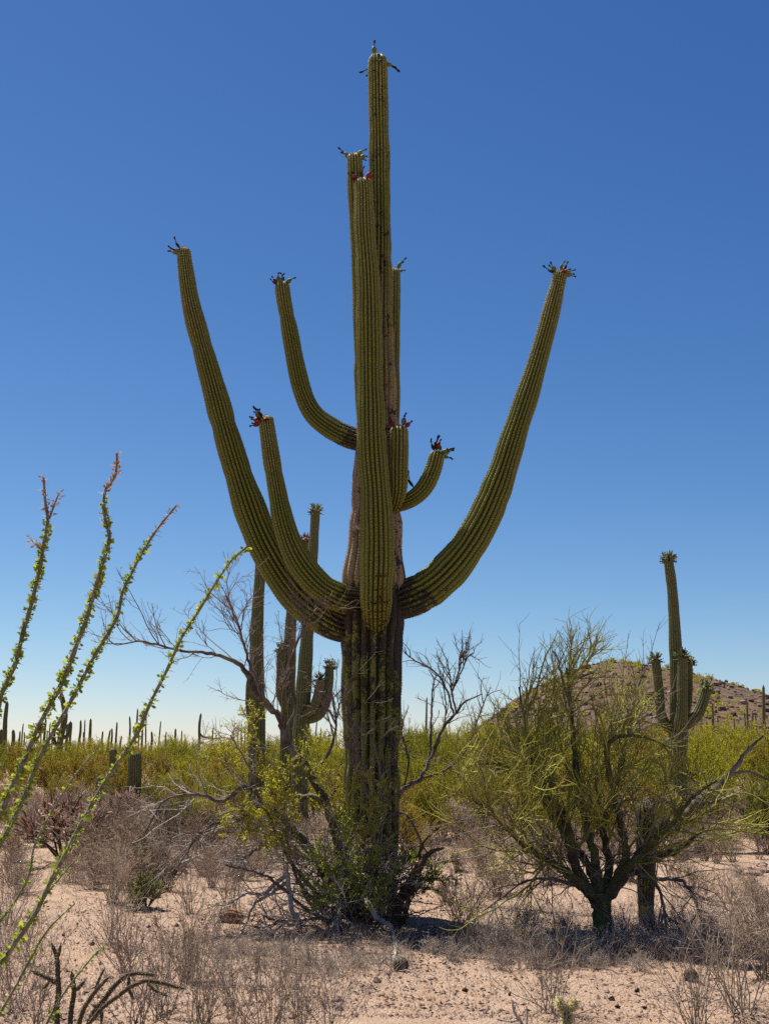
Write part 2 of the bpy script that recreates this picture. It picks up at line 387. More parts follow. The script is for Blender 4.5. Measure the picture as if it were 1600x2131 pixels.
for i in range(240):
    x = rng.uniform(sx[2], sx[-2]); y = rng.uniform(225, 294); z = float(hill_h(x, y)); s = rng.uniform(.3, .85)
    p = rng.normal(size=(60, 3))*np.array([.5, .5, .35])*s + np.array([x, y, z+.5*s])
    mb.leaves(p, rng.normal(size=(60, 3))+np.array([0, 0, 1]), .6*s, .3*s)
tag(part('hill_brush', mb, M['creosote'], None, (0, 0, 0), 'stuff'), 'low green brush dotted over the rocky hill')

# ------------------------------------------------------------------ saguaros
def ribbed(mb, path, rad, ribs, per, step, depth=.10, cork_fn=None, tan_fn=None, taper=True, rough=.025, tip=True, seed=0, cork_side=None, spines=None, sp_step=.03, sp_len=.018, top_light=.7):
    """ribbed cactus stem along path with a rounded tip; returns tip position and axis"""
    r = np.random.default_rng(seed)
    o, s = smooth_path(np.column_stack([path, rad]), step)
    p, R = o[:, :3], o[:, 3]
    R = R*(1+rough*(np.sin(s*5.3+r.uniform(0, 6))+.7*np.sin(s*11.7+r.uniform(0, 6))+.5*np.sin(s*2.1+r.uniform(0, 6)))*np.clip(s/.3, 0, 1))
    if tip:                                                    # domed growing tip
        Lr = R[-1]*1.0; back = s[-1]-s
        R = R*np.where(back < Lr, np.sqrt(np.clip(1-((Lr-back)/Lr)**2*.97, .02, 1)), 1)
    for _ in range(int(s[-1]/.7)): R = R*(1-r.uniform(.015, .07)*np.exp(-((s-r.uniform(.4, max(.5, s[-1])))/r.uniform(.03, .09))**2))   # yearly pinches
    K = len(p); T = nrm(np.gradient(p, axis=0))
    ref = np.eye(3)[np.argmin(np.abs(T).max(0))]
    U = nrm(ref - (T@ref)[:, None]*T); W = np.cross(T, U)
    n = ribs*per; th = np.arange(n)*2*math.pi/n
    ribw = .09*np.sin(s[:, None]*3.1+r.uniform(0, 6)+np.repeat(r.uniform(0, 6.28, ribs), per)[None])/ribs*6
    prof = np.abs(np.cos(th*ribs/2))**.8
    crest_n = 1+.02*np.sin(s[:, None]*9+np.repeat(r.uniform(0, 6.28, ribs), per)[None])
    RR = R[:, None]*(1-depth+depth*2*prof[None])*crest_n
    ang = th[None]+ribw*.35 + s[:, None]*.03
    N = U[:, None]*np.cos(ang)[..., None]+W[:, None]*np.sin(ang)[..., None]
    V = p[:, None]+N*RR[..., None]
    idx = np.arange(K*n).reshape(K, n); i0, i1 = idx[:-1], idx[1:]
    q = np.stack([i0, np.roll(i0, -1, 1), np.roll(i1, -1, 1), i1], -1).reshape(-1, 4)
    cork = cork_fn(s, p)[:, None]+np.zeros((1, n)) if cork_fn else np.zeros((K, n))
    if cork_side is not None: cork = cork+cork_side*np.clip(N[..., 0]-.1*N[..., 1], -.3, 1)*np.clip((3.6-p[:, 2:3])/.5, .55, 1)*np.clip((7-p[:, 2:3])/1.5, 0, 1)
    tan = tan_fn(s, p)[:, None]+np.zeros((1, n)) if tan_fn else np.zeros((K, n))
    mb.add(V.reshape(-1, 3), q=q, at=(np.broadcast_to(prof, (K, n)).ravel(), np.repeat(s, n), cork.ravel(), tan.ravel()))
    mb.add(np.vstack([V[-1], p[-1]+T[-1]*R[-1]*.15]), t=[(i, (i+1) % n, n) for i in range(n)], at=(1., s[-1]))
    if spines is not None:
        ns = int(s[-1]/sp_step); ss = np.linspace(.02, s[-1]-.005, ns)
        ci = np.arange(ribs)*per                               # crest columns
        for c_ in ci:
            st = ss + r.uniform(-.4, .4, ns)*sp_step*.5
            q_ = np.stack([np.interp(st, s, V[:, c_, k]) for k in range(3)], 1)
            nn = nrm(np.stack([np.interp(st, s, N[:, c_, k]) for k in range(3)], 1))
            tt = np.stack([np.interp(st, s, T[:, k]) for k in range(3)], 1); bb = np.cross(nn, tt)
            frac = np.clip(st/max(s[-1], .1), 0, 1)
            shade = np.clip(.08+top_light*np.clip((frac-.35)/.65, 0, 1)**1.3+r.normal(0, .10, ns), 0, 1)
            dd = (.008*(bb+tt)[:, None]*np.array([1, 0, -1, 0])[None, :, None] + .008*(bb-tt)[:, None]*np.array([0, 1, 0, -1])[None, :, None])*.6   # woolly areole
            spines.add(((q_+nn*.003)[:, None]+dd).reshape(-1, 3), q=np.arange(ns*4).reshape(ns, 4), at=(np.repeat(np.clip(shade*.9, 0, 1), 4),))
            for k in range(4):
                d = nrm(nn*r.uniform(.4, 1., (ns, 1))+tt*r.normal(0, .8, (ns, 1))+bb*r.normal(0, .9, (ns, 1)))
                L = sp_len*r.uniform(.6, 1.3, (ns, 1)); sd_ = nrm(np.cross(d, nn+.1*tt))*.0007
                v = np.stack([q_+sd_, q_-sd_, q_+d*L], 1)
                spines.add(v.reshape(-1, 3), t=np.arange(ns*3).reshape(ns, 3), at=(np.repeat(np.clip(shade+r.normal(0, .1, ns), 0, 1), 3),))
    return p[-1], T[-1], R, (U[-1], W[-1])

def lathe(mb, prof, seg, m, at=0.5, bend=0.0):
    z = np.array([a for a, b in prof]); rr = np.array([b for a, b in prof]); th = np.arange(seg)*2*math.pi/seg
    v = np.stack([rr[:, None]*np.cos(th)+bend*(z**2)[:, None], rr[:, None]*np.sin(th), np.repeat(z[:, None], seg, 1)], -1)
    K = len(z); idx = np.arange(K*seg).reshape(K, seg); i0, i1 = idx[:-1], idx[1:]
    mb.add(v.reshape(-1, 3), q=np.stack([i0, np.roll(i0, -1, 1), np.roll(i1, -1, 1), i1], -1).reshape(-1, 4), at=(at,), m=m)
fruit_me = {}
for nm, mt, fat, tl in (('green', 'fruit_green', 1.15, .80), ('slim', 'fruit_green', .9, .98), ('red', 'fruit_red', 1.1, .75), ('dry', 'fruit_tip', .6, .95)):
    mb = MB()
    lathe(mb, [(0, .004), (.012, .013*fat), (.03, .019*fat), (.048, .017*fat), (.062, .008), (.066, .005)], 7, 0, .5)
    lathe(mb, [(.063, .0055), (.085*tl, .004), (.1*tl, .0045), (.112*tl, .010), (.124*tl, .009), (.13*tl, .002)], 5, 1, .4, 2.5)
    fruit_me[nm] = mb.mesh('fruit_'+nm, [M[mt], M['fruit_tip']])
def fruits(parent, origin, tip, axis, rad, kinds, seed, sc=1.0, bias=None, tilt=(15, 80)):
    """single fruits as sub-parts round a stem tip"""
    r = np.random.default_rng(seed); ax = Vector(axis).normalized(); a0 = ax.orthogonal().normalized(); b0 = ax.cross(a0)
    for k, kd in enumerate(kinds):
        ph = r.uniform(0, 2*math.pi) if bias is None else None
        lat = (a0*math.cos(ph)+b0*math.sin(ph)) if bias is None else (Vector(bias)+Vector(r.normal(0, .55, 3)))
        lat = (lat-ax*lat.dot(ax)).normalized()
        tl = math.radians(r.uniform(*tilt))
        d = (ax*math.cos(tl)+lat*math.sin(tl)).normalized()
        rr = rad*(.45+.55*min(1, tl/1.1)); pos = Vector(tip)+lat*rr*.93-ax*(rad*.75*max(0, tl-.35))
        o = link('fruit', fruit_me[kd], parent, pos-Vector(origin)-d*.006)
        q = d.to_track_quat('Z', 'Y'); o.rotation_mode = 'QUATERNION'
        o.rotation_quaternion = q @ Vector((0, 0, 1)).rotation_difference(Vector((r.normal(0, .05), r.normal(0, .05), 1)))
        o.scale = (sc*r.uniform(1.0, 1.35),)*3
def cluster(mb_list, tip, axis, rad, nf, r, sc=1.0):
    """crown of many small fruit too small to single out"""
    ax = nrm(np.asarray(axis)); a0 = nrm(np.cross(ax, [0.3, 1, .2])); b0 = np.cross(ax, a0)
    for k in range(nf):
        ph = r.uniform(0, 6.283); tl = math.radians(r.uniform(10, 105))
        lat = a0*math.cos(ph)+b0*math.sin(ph); d = ax*math.cos(tl)+lat*math.sin(tl)
        pos = tip+lat*rad*(.3+.6*min(1, tl))-ax*rad*max(0, tl-.5)
        L = r.uniform(.08, .13)*sc; pp = pos+d[None]*np.array([0, .35, .65, .7, 1.])[:, None]*L
        mb_list.tubes(pp, np.array([.010, .022, .012, .006, .013])*sc, 5, a=r.random(), m=(1 if r.random() < .22 else 0))

# --- the main saguaro
YM = 13.0
base = ground(*P(772, 1880, YM)[0][:2], -.03)
main = thing('saguaro_cactus', base, 'giant many-armed green saguaro towering in the middle of the picture', 'cactus')
def cork_trunk(s, p):
    h = p[:, 2]
    c = .62*np.exp(-((h-2.98)/.22)**2)+.36*np.exp(-((h-2.62)/.16)**2)+.26*np.exp(-((h-2.2)/.2)**2)+.2+.42*np.clip((1.1-h)/1.1, 0, 1)+.06*np.clip((h-3.1)/.5, 0, 1)*np.clip((5.6-h)/1, 0, 1)
    return np.clip(c, 0, .75)
def tan_trunk(s, p):
    h = p[:, 2]; return .8*np.clip((h-3.05)/.3, 0, 1)*np.clip((7.2-h)/2.5, 0, 1)
TR = [(772, 1895, 92), (772, 1750, 97), (773, 1600, 104), (773, 1450, 108), (773, 1380, 110), (774, 1330, 116), (777, 1250, 110), (778, 1200, 108), (781, 1100, 96),
      (784, 1000, 86), (785, 900, 78), (786, 800, 66), (789, 650, 50), (791, 500, 40), (790, 400, 38), (789, 300, 37), (787, 200, 35), (786, 150, 34), (786, 113, 32)]
p, r_ = traced(TR, YM, step=.1)
tb, sb = MB(), MB()
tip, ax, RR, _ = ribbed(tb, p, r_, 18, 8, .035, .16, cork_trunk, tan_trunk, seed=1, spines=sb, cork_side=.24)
trunk = part('trunk', tb, M['cactus'], main, base)
part('spines', sb, M['spine'], trunk, base, 'stuff')
fruits(trunk, base, tip, ax, .085, ['green'], 5, 1.25, (-1, 0, 0), (5, 20))
fruits(trunk, base, tip, ax, .085, ['dry', 'slim'], 6, 1.2, (-1, 0, 0), (100, 120)); fruits(trunk, base, tip, ax, .085, ['dry', 'dry', 'slim'], 8, 1.2, (1, -.4, 0), (100, 130))
AR = {  # photo trace of each arm from the trunk outwards: px, py, width, depth offset
 'front':  ([(782, 1262, 40, -.02), (783, 1292, 42, -.24), (783, 1280, 50, -.38), (783, 1235, 60, -.52), (785, 1150, 61, -.58), (782, 1037, 58, -.58), (775, 950, 54, -.56), (771, 820, 49, -.52), (767, 600, 44, -.48), (759, 480, 37, -.46), (757, 400, 35, -.45), (753, 370, 33, -.45)], 20, ['red', 'red', 'green', 'red', 'slim', 'red', 'dry', 'green', 'dry'], None),
 'highleft': ([(775, 930, 30, -.05), (762, 880, 30, -.26), (756, 800, 32, -.30), (752, 600, 32, -.28), (745, 470, 31, -.26), (740, 380, 30, -.25), (737, 318, 28, -.25)], 17, ['green', 'slim', 'green', 'dry', 'green'], None),
 'rear':   ([(798, 985, 28, .15), (812, 930, 26, .36), (817, 860, 25, .42), (818, 780, 24, .42), (820, 680, 22, .42), (821, 600, 21, .42), (822, 557, 19, .42)], 14, ['green', 'slim', 'green', 'dry', 'slim'], None),
 'farleft': ([(765, 1308, 50, 0), (722, 1306, 58, 0), (680, 1287, 63, 0), (625, 1243, 67, 0), (576, 1178, 66, 0), (532, 1090, 60, 0), (485, 950, 50, -.02), (443, 800, 42, -.04), (402, 650, 34, -.05), (388, 570, 29, -.05), (382, 514, 26, -.05)], 22, ['green', 'green', 'green', 'dry', 'dry', 'slim'], (-1, 0, .2)),
 'lowleft': ([(770, 1256, 44, -.05), (738, 1252, 52, -.2), (704, 1243, 54, -.3), (660, 1214, 53, -.36), (618, 1160, 47, -.38), (591, 1090, 40, -.38), (573, 1000, 33, -.38), (560, 920, 29, -.38), (552, 864, 27, -.38)], 20, ['red']*8+['dry', 'dry', 'slim', 'dry', 'red', 'red'], (-1, -.2, .1)),
 'midleft': ([(775, 920, 30, 0), (738, 914, 38, .05), (692, 893, 40, .08), (650, 858, 36, .1), (625, 800, 33, .1), (605, 700, 31, .1), (592, 630, 28, .1), (586, 585, 26, .1)], 18, ['green', 'green', 'slim', 'dry', 'dry', 'red'], (-.6, 0, .3)),
 'stub':   ([(800, 1052, 24, -.05), (818, 1049, 28, -.26), (828, 1020, 33, -.36), (829, 970, 35, -.38), (830, 915, 34, -.38), (830, 884, 33, -.38)], 15, ['red', 'green', 'red', 'slim', 'red', 'red'], None),
 'hook':   ([(798, 1052, 26, -.02), (826, 1050, 28, -.05), (856, 1039, 29, -.08), (882, 1016, 30, -.1), (900, 980, 30, -.1), (908, 952, 29, -.1), (911, 936, 27, -.1)], 15, ['green', 'green', 'slim', 'dry', 'red', 'slim', 'dry', 'green', 'dry', 'slim', 'red', 'dry'], None),
 'right':  ([(795, 1262, 56, 0), (846, 1247, 68, 0), (898, 1220, 72, 0), (953, 1165, 67, 0), (1001, 1090, 60, 0), (1039, 1000, 54, 0), (1071, 900, 46, .02), (1104, 800, 40, .04), (1133, 700, 34, .05), (1156, 610, 29, .06), (1167, 562, 23, .06)], 20, ['green', 'slim', 'red', 'green', 'slim', 'red', 'dry', 'slim', 'green', 'red', 'dry', 'dry', 'green'], None),
}
ALAB = {'front': 'tall arm in front of the trunk with cracked base', 'highleft': 'short arm top beside the spire', 'rear': 'thin arm behind the trunk', 'farleft': 'longest left arm', 'lowleft': 'left arm crowned with split red fruit', 'midleft': 'thin left arm high on the trunk', 'stub': 'short stubby arm', 'hook': 'small hooked arm on the right', 'right': 'long right arm'}
ARTIP = {}
for i, (nm, (pts, ribs, kinds, bias)) in enumerate(AR.items()):
    p, r_ = traced(pts, YM, step=.05)
    tb, sb = MB(), MB(); r0 = r_[:max(2, len(r_)//5)].max()
    ck = lambda s, p, r0=r0, big=nm in ('farleft', 'right', 'front', 'lowleft', 'midleft'): np.clip(.78-.42*(s-(.16 if big else .05))/(1.9*r0), 0, .78)*(1 if big else .7)
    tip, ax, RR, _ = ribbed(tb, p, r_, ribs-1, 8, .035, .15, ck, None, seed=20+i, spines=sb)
    a = part('arm', tb, M['cactus'], main, base); a['label'] = ALAB[nm]
    part('spines', sb, M['spine'], a, base, 'stuff')
    k = P(0, 0, YM)[1]
    fruits(a, base, tip, ax, r_[-3]*1.0, kinds, 40+i, .98, bias if bias and nm != 'midleft' else None, (8, 82) if nm != 'lowleft' else (30, 105))
    ARTIP[nm] = (tip, ax)
# one fruit on the flank of the hooked arm, a dead knob on the trunk, cracks across the front arm
o_ = [x for x in main.children if x.get('label', '').startswith('small hooked')][0]
q0, _ = P(860, 1008, YM-.08); fr = link('fruit', fruit_me['dry'], o_, Vector(q0)-Vector(base)+Vector((.0, 0, -.03))); fr.rotation_euler = (0, -.6, 0); fr.scale = (1.5,)*3
mb = MB(); q0, k = P(752, 1100, YM-.20)
mb.tubes(q0+np.array([[.05, .12, -.02], [.0, 0, 0], [-.03, -.05, .015], [-.035, -.07, .02]]), np.array([.03, .035, .028, .004]), 8)
part('broken_stub', mb, M['fallen'], main, base)
mb = MB()
for py, x0, x1, wd in ((1205, 778, 806, 3.4), (1232, 776, 803, 2.8), (1259, 760, 812, 4.2), (1276, 757, 806, 3.2), (1290, 765, 800, 2.6), (1248, 789, 796, 9)):
    k = P(783, py, YM)[1]; c0, _ = P(783, py, YM-.56); Rm = 31*k*1.13
    xx = np.linspace((x0-783)*k, (x1-783)*k, 12); xx = np.clip(xx, -Rm*.97, Rm*.97)
    dz = rng.normal(0, .007, 12)+.06*(xx/Rm)**2
    if py > 1240: c0 = c0+np.array([0, .06*(py-1240)/40, 0])
    pt = np.column_stack([c0[0]+xx, c0[1]-np.sqrt(Rm**2-xx**2), c0[2]+dz])
    mb.tubes(pt, np.full(12, wd*k*.5)*np.sin(np.linspace(.25, 2.9, 12)), 5)
part('bark_crack', mb, bark_mat('scar', (.012, .008, .006), (.05, .03, .02), (.12, .04, .02), 60), main, base, 'stuff')

# --- other saguaros near enough to show their parts
def near_saguaro(name, label, Y, stems, seed, ribs=16, group=None, by=None, cl=40, mt='cactus_far', per=5, cork=None):
    """stems: list of (part name, trace, crown fruits)"""
    b0 = P(stems[0][1][0][0], stems[0][1][0][1], Y)[0]; b = ground(b0[0], b0[1], -.03)
    root = thing(name, b, label, 'cactus', group); r = np.random.default_rng(seed)
    for i, (pn, pts, nf) in enumerate(stems):
        p, rd = traced(pts, Y, step=.06)
        if i == 0: p = np.vstack([[b, *p[1:]]]) if abs(p[0][2]-b[2]) < .3 else np.vstack([b, p]); rd = rd if len(rd) == len(p) else np.concatenate([[rd[0]], rd])
        tb, sb = MB(), MB()
        ck = (lambda s, p: np.clip(.62*(1.9-p[:, 2])/1.9, 0, .6)) if pn == 'trunk' else (lambda s, p: np.clip(.5-.6*s/.3, 0, .5))
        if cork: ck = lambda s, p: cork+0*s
        tip, ax, RR, _ = ribbed(tb, p, rd, ribs, per, .07, .11, ck, (lambda s, p: .12+0*s), seed=seed*10+i, spines=sb, sp_step=.07, sp_len=.03, rough=.018)
        o = part(pn, tb, M[mt], root, b)
        part('spines', sb, M['spine'], o, b, 'stuff')
        if nf:
            cm = MB(); cluster(cm, tip, ax, rd[-3], abs(nf), r, .85)
            part('fruit_cluster', cm, [M['bud'], M['fruit_tip']] if nf > 0 else [M['fruit_red'], M['fruit_tip']], o, b, 'stuff')
    return root
near_saguaro('saguaro_cactus', 'saguaro with four upcurved arms and flower crowns right of the palo verde', 22.0, [
    ('trunk', [(1410, 1738, 34), (1410, 1650, 36), (1410, 1560, 36), (1411, 1510, 36), (1408, 1430, 27), (1404, 1330, 23), (1399, 1240, 20), (1392, 1180, 18), (1389, 1157, 17)], 60),
    ('arm', [(1405, 1520, 20, 0), (1385, 1508, 20, 0), (1374, 1480, 18, 0), (1370, 1430, 18, 0), (1364, 1380, 17, 0), (1362, 1367, 16, 0)], 40),
    ('arm', [(1412, 1515, 20, -.1), (1415, 1508, 24, -.3), (1418, 1480, 22, -.36), (1419, 1420, 20, -.36), (1419, 1360, 18, -.36)], 55),
    ('arm', [(1412, 1500, 14, .15), (1428, 1480, 14, .3), (1433, 1440, 13, .3), (1434, 1375, 11, .3)], 36),
    ('arm', [(1415, 1510, 22, 0), (1433, 1503, 23, 0), (1452, 1484, 22, 0), (1465, 1450, 21, 0), (1471, 1424, 20, 0)], 48)], 3)
near_saguaro('saguaro_cactus', 'slender saguaro with one low bump arm left of the giant, behind bare branches', 25.0, [
    ('trunk', [(534, 1725, 30), (534, 1600, 32), (534, 1500, 34), (534, 1400, 29), (535, 1300, 24), (541, 1200, 20), (544, 1120, 18), (545, 1080, 17)], 40),
    ('arm', [(534, 1500, 14, 0), (523, 1492, 14, 0), (519, 1470, 14, 0), (519, 1440, 14, 0), (520, 1412, 13, 0)], 0)], 4)
near_saguaro('saguaro_cactus', 'leaning saguaro with two curled right arms just left of the giant trunk', 24.0, [
    ('trunk', [(622, 1732, 32), (624, 1600, 32), (628, 1500, 30), (634, 1400, 28), (641, 1300, 24), (648, 1200, 20), (654, 1110, 18), (657, 1056, 17)], 45),
    ('arm', [(630, 1490, 14, -.1), (650, 1475, 17, -.2), (660, 1450, 16, -.25), (665, 1425, 15, -.25), (668, 1408, 14, -.25)], 30),
    ('arm', [(632, 1500, 16, 0), (660, 1490, 20, 0), (676, 1465, 20, 0), (684, 1420, 18, 0), (686, 1380, 16, 0)], 40)], 5)
near_saguaro('saguaro_cactus', 'saguaro topped with red fruit, half hidden behind the giant left arms', 26.5, [
    ('trunk', [(597, 1720, 28), (597, 1600, 28), (599, 1480, 27), (602, 1380, 25), (606, 1290, 21), (616, 1200, 19), (632, 1140, 18), (637, 1118, 17)], -40),
    ('arm', [(598, 1480, 14, -.1), (588, 1455, 18, -.25), (585, 1420, 18, -.28), (585, 1345, 16, -.28)], 34)], 6)
for (px, y0, y1, wd, Y, lb) in ((281, 1562, 1688, 27, 30, 'stout unbranched young saguaro among pink cholla on the left'), (236, 1556, 1640, 16, 38, 'narrow young saguaro behind an ocotillo stem on the left'),
                        (211, 1613, 1690, 19, 30, 'short woolly young saguaro low beside an ocotillo stem'), (1345, 1660, 1898, 40, 12.4, 'dark shaded young saguaro standing behind the palo verde trunk')):
    yb = HOR+H*F/Y
    near_saguaro('young_saguaro', lb, Y, [('trunk', [(px-2, yb, wd*.72), (px-1, (y0+yb)/2, wd*.95), (px, y0+(yb-y0)*.2, wd), (px, y0, wd*.9)], 0)], int(px), 18, cl=0, **(dict(mt='cactus', cork=.62) if px > 1000 else {}))  # last one: all-over cork also paints palo verde shade into its skin

# --- distant saguaros on the horizon
def far_saguaro_mesh(seed, arms):
    r = np.random.default_rng(seed); mb = MB()
    ribbed(mb, np.array([[0, 0, -.1], [r.normal(0, .04), 0, 2.4], [r.normal(0, .1), 0, 4.4], [r.normal(0, .12), 0, 6.0]]), np.array([.15, .19, .17, .13]), 9, 3, .25, .09, None, None, seed=seed)
    for k, (h, side, L) in enumerate(arms):
        p = np.array([[0, 0, h], [.35*side, .1, h+.05], [.5*side, .15, h+.5], [.52*side, .15, h+L]])
        ribbed(mb, p, np.array([.12, .13, .13, .11]), 8, 3, .15, .09, None, None, seed=seed+k+1)
    return mb.mesh('distant_saguaro', M['cactus_backlit'])
FAR = [far_saguaro_mesh(100, []), far_saguaro_mesh(110, []), far_saguaro_mesh(120, []), far_saguaro_mesh(130, [(2.6, 1, 1.2)]), far_saguaro_mesh(140, [(2.4, -1, 1.6), (2.9, 1, 1.1)]), far_saguaro_mesh(150, [(3.1, -1, .9)])]
farL = [(3,1517,8),(9,1518,5),(27,1518,8),(44,1521,4),(48,1505,3),(52,1523,3),(88,1518,3),(95,1495,5),(101,1520,3),(105,1503,3),(112,1512,3),(143,1506,6),(148,1513,5),
        (166,1498,5),(176,1523,4),(179,1497,3),(213,1521,4),(226,1518,4),(233,1515,4),(244,1502,4),(250,1531,4),(274,1490,4),(283,1474,4),(291,1513,3),(299,1504,4),(307,1491,3),
        (317,1522,5),(332,1500,3),(347,1522,3),(356,1534,3),(364,1516,5),(379,1520,3),(443,1513,3),(505,1505,3),(512,1512,3),(517,1514,3),(657,1500,3),(886,1450,4),(668,1515,3),(700,1520,3)]
farR = [(1554,1457,4.5),(1546,1480,3),(1559,1490,3),(1567,1480,4),(1571,1481,3),(1483,1463,4.5),(1479,1490,3),(1491,1488,3),(1458,1490,5),(1467,1500,3),(1523,1495,3),(1507,1505,3),(1442,1500,4),(1590,1500,3)]
def place_far(px, py, wd, me, label, group=None, Ymax=230):
    Y = min(Ymax, .34*F/wd); q, k = P(px, py, Y); hh = q[2]
    o = tag(link('distant_saguaro', me, None, (q[0], Y, 0)), label, 'cactus', group)
    s = wd*k/.36; o.scale = (s, s, hh/6.0); o.rotation_euler = (0, random.uniform(-.045, .045), 0); return o
farL.sort(); farR.sort()
def nth_(i): return '%d%s' % (i+1, {1: 'st', 2: 'nd', 3: 'rd'}.get((i+1) % 10 if (i+1) // 10 != 1 else 0, 'th'))
for i, t in enumerate(farL): place_far(*t, FAR[[0, 1, 2, 0, 1, 2, 5, 0][i % 8]], nth_(i)+' thin dark saguaro pole from the left along the far horizon', 'distant saguaros along the left horizon')
for i, t in enumerate(farR): place_far(*t, FAR[[0, 1, 2, 3, 0][i % 5]], nth_(i)+' small saguaro from the left at the foot of the rocky hill', 'distant saguaros below the hill', 185)
place_far(17, 1459, 9, FAR[1], 'tall thick saguaro pole near the left edge of the horizon')
place_far(132, 1440, 12, FAR[4], 'tallest branching saguaro on the left horizon, between two ocotillo stems')
place_far(192, 1495, 6, FAR[0], 'knob-topped saguaro pole right of the branching one on the left horizon')
place_far(1583, 1425, 7, FAR[0], 'tall lone saguaro pole at the right edge below the hill', None, 150)
me = far_saguaro_mesh(170, []); mb = MB()
ribbed(mb, np.array([[0, 0, -.1], [0, 0, 2.5], [-.12, 0, 4.5], [.02, 0, 6.]]), np.array([.15, .18, .18, .14]), 9, 3, .25, .09, seed=171)
ribbed(mb, np.array([[0, 0, 3.6], [.4, 0, 3.25], [.9, 0, 3.15], [1.5, 0, 3.2], [1.9, 0, 3.35]]), np.array([.12, .13, .13, .12, .08]), 8, 3, .15, .09, seed=172)
place_far(416, 1484, 5.2, mb.mesh('distant_saguaro', M['cactus_backlit']), 'distant saguaro with one low arm hooked out to the right')
q, k = P(1327, 1382, 298); o = tag(link('distant_saguaro', FAR[0], None, (q[0], 298, q[2]-3.0)), 'tiny lone saguaro on the crest of the hill', 'cactus'); o.scale = (1.0, 1.0, .55)

# ------------------------------------------------------------------ shrubs: meshes of a few kinds, shared by their copies
def dry_shrub(seed, n0, h, spread, leaf=1.0, leafm='dry_leaf', twig='dry_twig', thick=1.0, n1=5, n2=3):
    global rng
    keep = rng; rng = np.random.default_rng(seed)
    ph = rng.uniform(0, 6.283, n0); tl = np.abs(rng.normal(0, spread, n0)); tl = np.minimum(tl, 1.45)
    d = np.stack([np.sin(tl)*np.cos(ph), np.sin(tl)*np.sin(ph), np.cos(tl)], 1); L = h*rng.uniform(.6, 1.1, n0)*(1-.15*tl)
    K = 6; Q = np.zeros((n0, K, 3)); Q[:, 0] = np.stack([rng.normal(0, .05*h, n0), rng.normal(0, .05*h, n0), np.full(n0, -.02)], 1)
    for k in range(1, K):
        d = nrm(d+rng.normal(size=d.shape)*.14+np.array([0, 0, .06])); Q[:, k] = Q[:, k-1]+d*(L/(K-1))[:, None]
    mb = MB(); mb.tubes(Q, radii(n0, K, .0045*thick, .0018*thick), 4)
    c1, _, _ = spawn(Q, n1, .25, 1., .6, h*.36, 4, .2); mb.tubes(c1, radii(len(c1), 4, .0028*thick, .0014*thick), 3)
    c2, _, _ = spawn(c1, n2, .2, 1., .65, h*.17, 3, .22); mb.tubes(c2, radii(len(c2), 3, .0019*thick, .0011*thick), 3)
    if leaf:
        p, t, _ = along(np.concatenate([c2]), max(1, int(round(2*leaf)))); mb.leaves(p, t+rng.normal(size=p.shape)*.9, rng.uniform(.010, .022, len(p)), rng.uniform(.005, .011, len(p)), m=1)
    me = mb.mesh('shrub', [M[twig], M[leafm]]); rng = keep; return me
def green_bush(seed, n0, h, leafm, spread=.5, nl=5, lsz=1.0, up=.12):
    global rng
    keep = rng; rng = np.random.default_rng(seed)
    ph = rng.uniform(0, 6.283, n0); tl = np.minimum(np.abs(rng.normal(0, spread, n0)), 1.3)
    d = np.stack([np.sin(tl)*np.cos(ph), np.sin(tl)*np.sin(ph), np.cos(tl)], 1); L = h*rng.uniform(.65, 1.08, n0)
    K = 7; Q = np.zeros((n0, K, 3)); Q[:, 0] = np.stack([rng.normal(0, .08*h, n0), rng.normal(0, .08*h, n0), np.full(n0, -.05)], 1)
    for k in range(1, K):
        d = nrm(d+rng.normal(size=d.shape)*.12+np.array([0, 0, up*.5])); Q[:, k] = Q[:, k-1]+d*(L/(K-1))[:, None]
    st = MB(); st.tubes(Q, radii(n0, K, .016, .004), 4)
    c1, _, _ = spawn(Q, 8, .3, 1., .5, h*.30, 5, .15, (0, 0, up)); st.tubes(c1, radii(len(c1), 5, .006, .003), 3)
    c2, _, _ = spawn(c1, 7, .2, 1., .5, h*.13, 3, .2, (0, 0, up))
    fo = MB(); fo.tubes(c2, radii(len(c2), 3, .004, .002), 3)
    p, t, _ = along(c2, nl); fo.leaves(p, t+rng.normal(size=p.shape)*.5+np.array([0, 0, .25]), rng.uniform(.03, .065, len(p))*lsz, rng.uniform(.012, .022, len(p))*lsz)
    ht = float(np.percentile(np.concatenate(fo.v)[:, 2], 98))
    a, b = st.mesh('stems', M['bush_stem']), fo.mesh('foliage', M[leafm]); rng = keep; return a, b, ht
DRY = [dry_shrub(201, 34, .60, .75, 1.5), dry_shrub(202, 40, .55, .85, 2.2), dry_shrub(203, 30, .75, .55, 1.0), dry_shrub(204, 46, .50, .9, 1.5, twig='purple_twig'), dry_shrub(206, 30, .7, .6, 1.6, twig='bush_stem'), dry_shrub(205, 36, .62, .7, 2.0, 'shrub_green', 'bush_stem')]
BARE = [dry_shrub(211, 24, .75, .55, .0, n1=4, n2=2, thick=.9), dry_shrub(212, 20, .65, .65, .5, twig='purple_twig', thick=1., n1=4, n2=2), dry_shrub(213, 20, .8, .5, .5, n1=4, n2=2), dry_shrub(214, 16, .8, .6, .3, n1=4, n2=2, twig='purple_twig')]
TUFT = [dry_shrub(221, 46, .36, .95, .6, 'grass', 'grass', n1=4, n2=2, thick=.8), dry_shrub(222, 40, .40, .85, .5, 'grass', 'grass', n1=4, n2=2, thick=.8)]
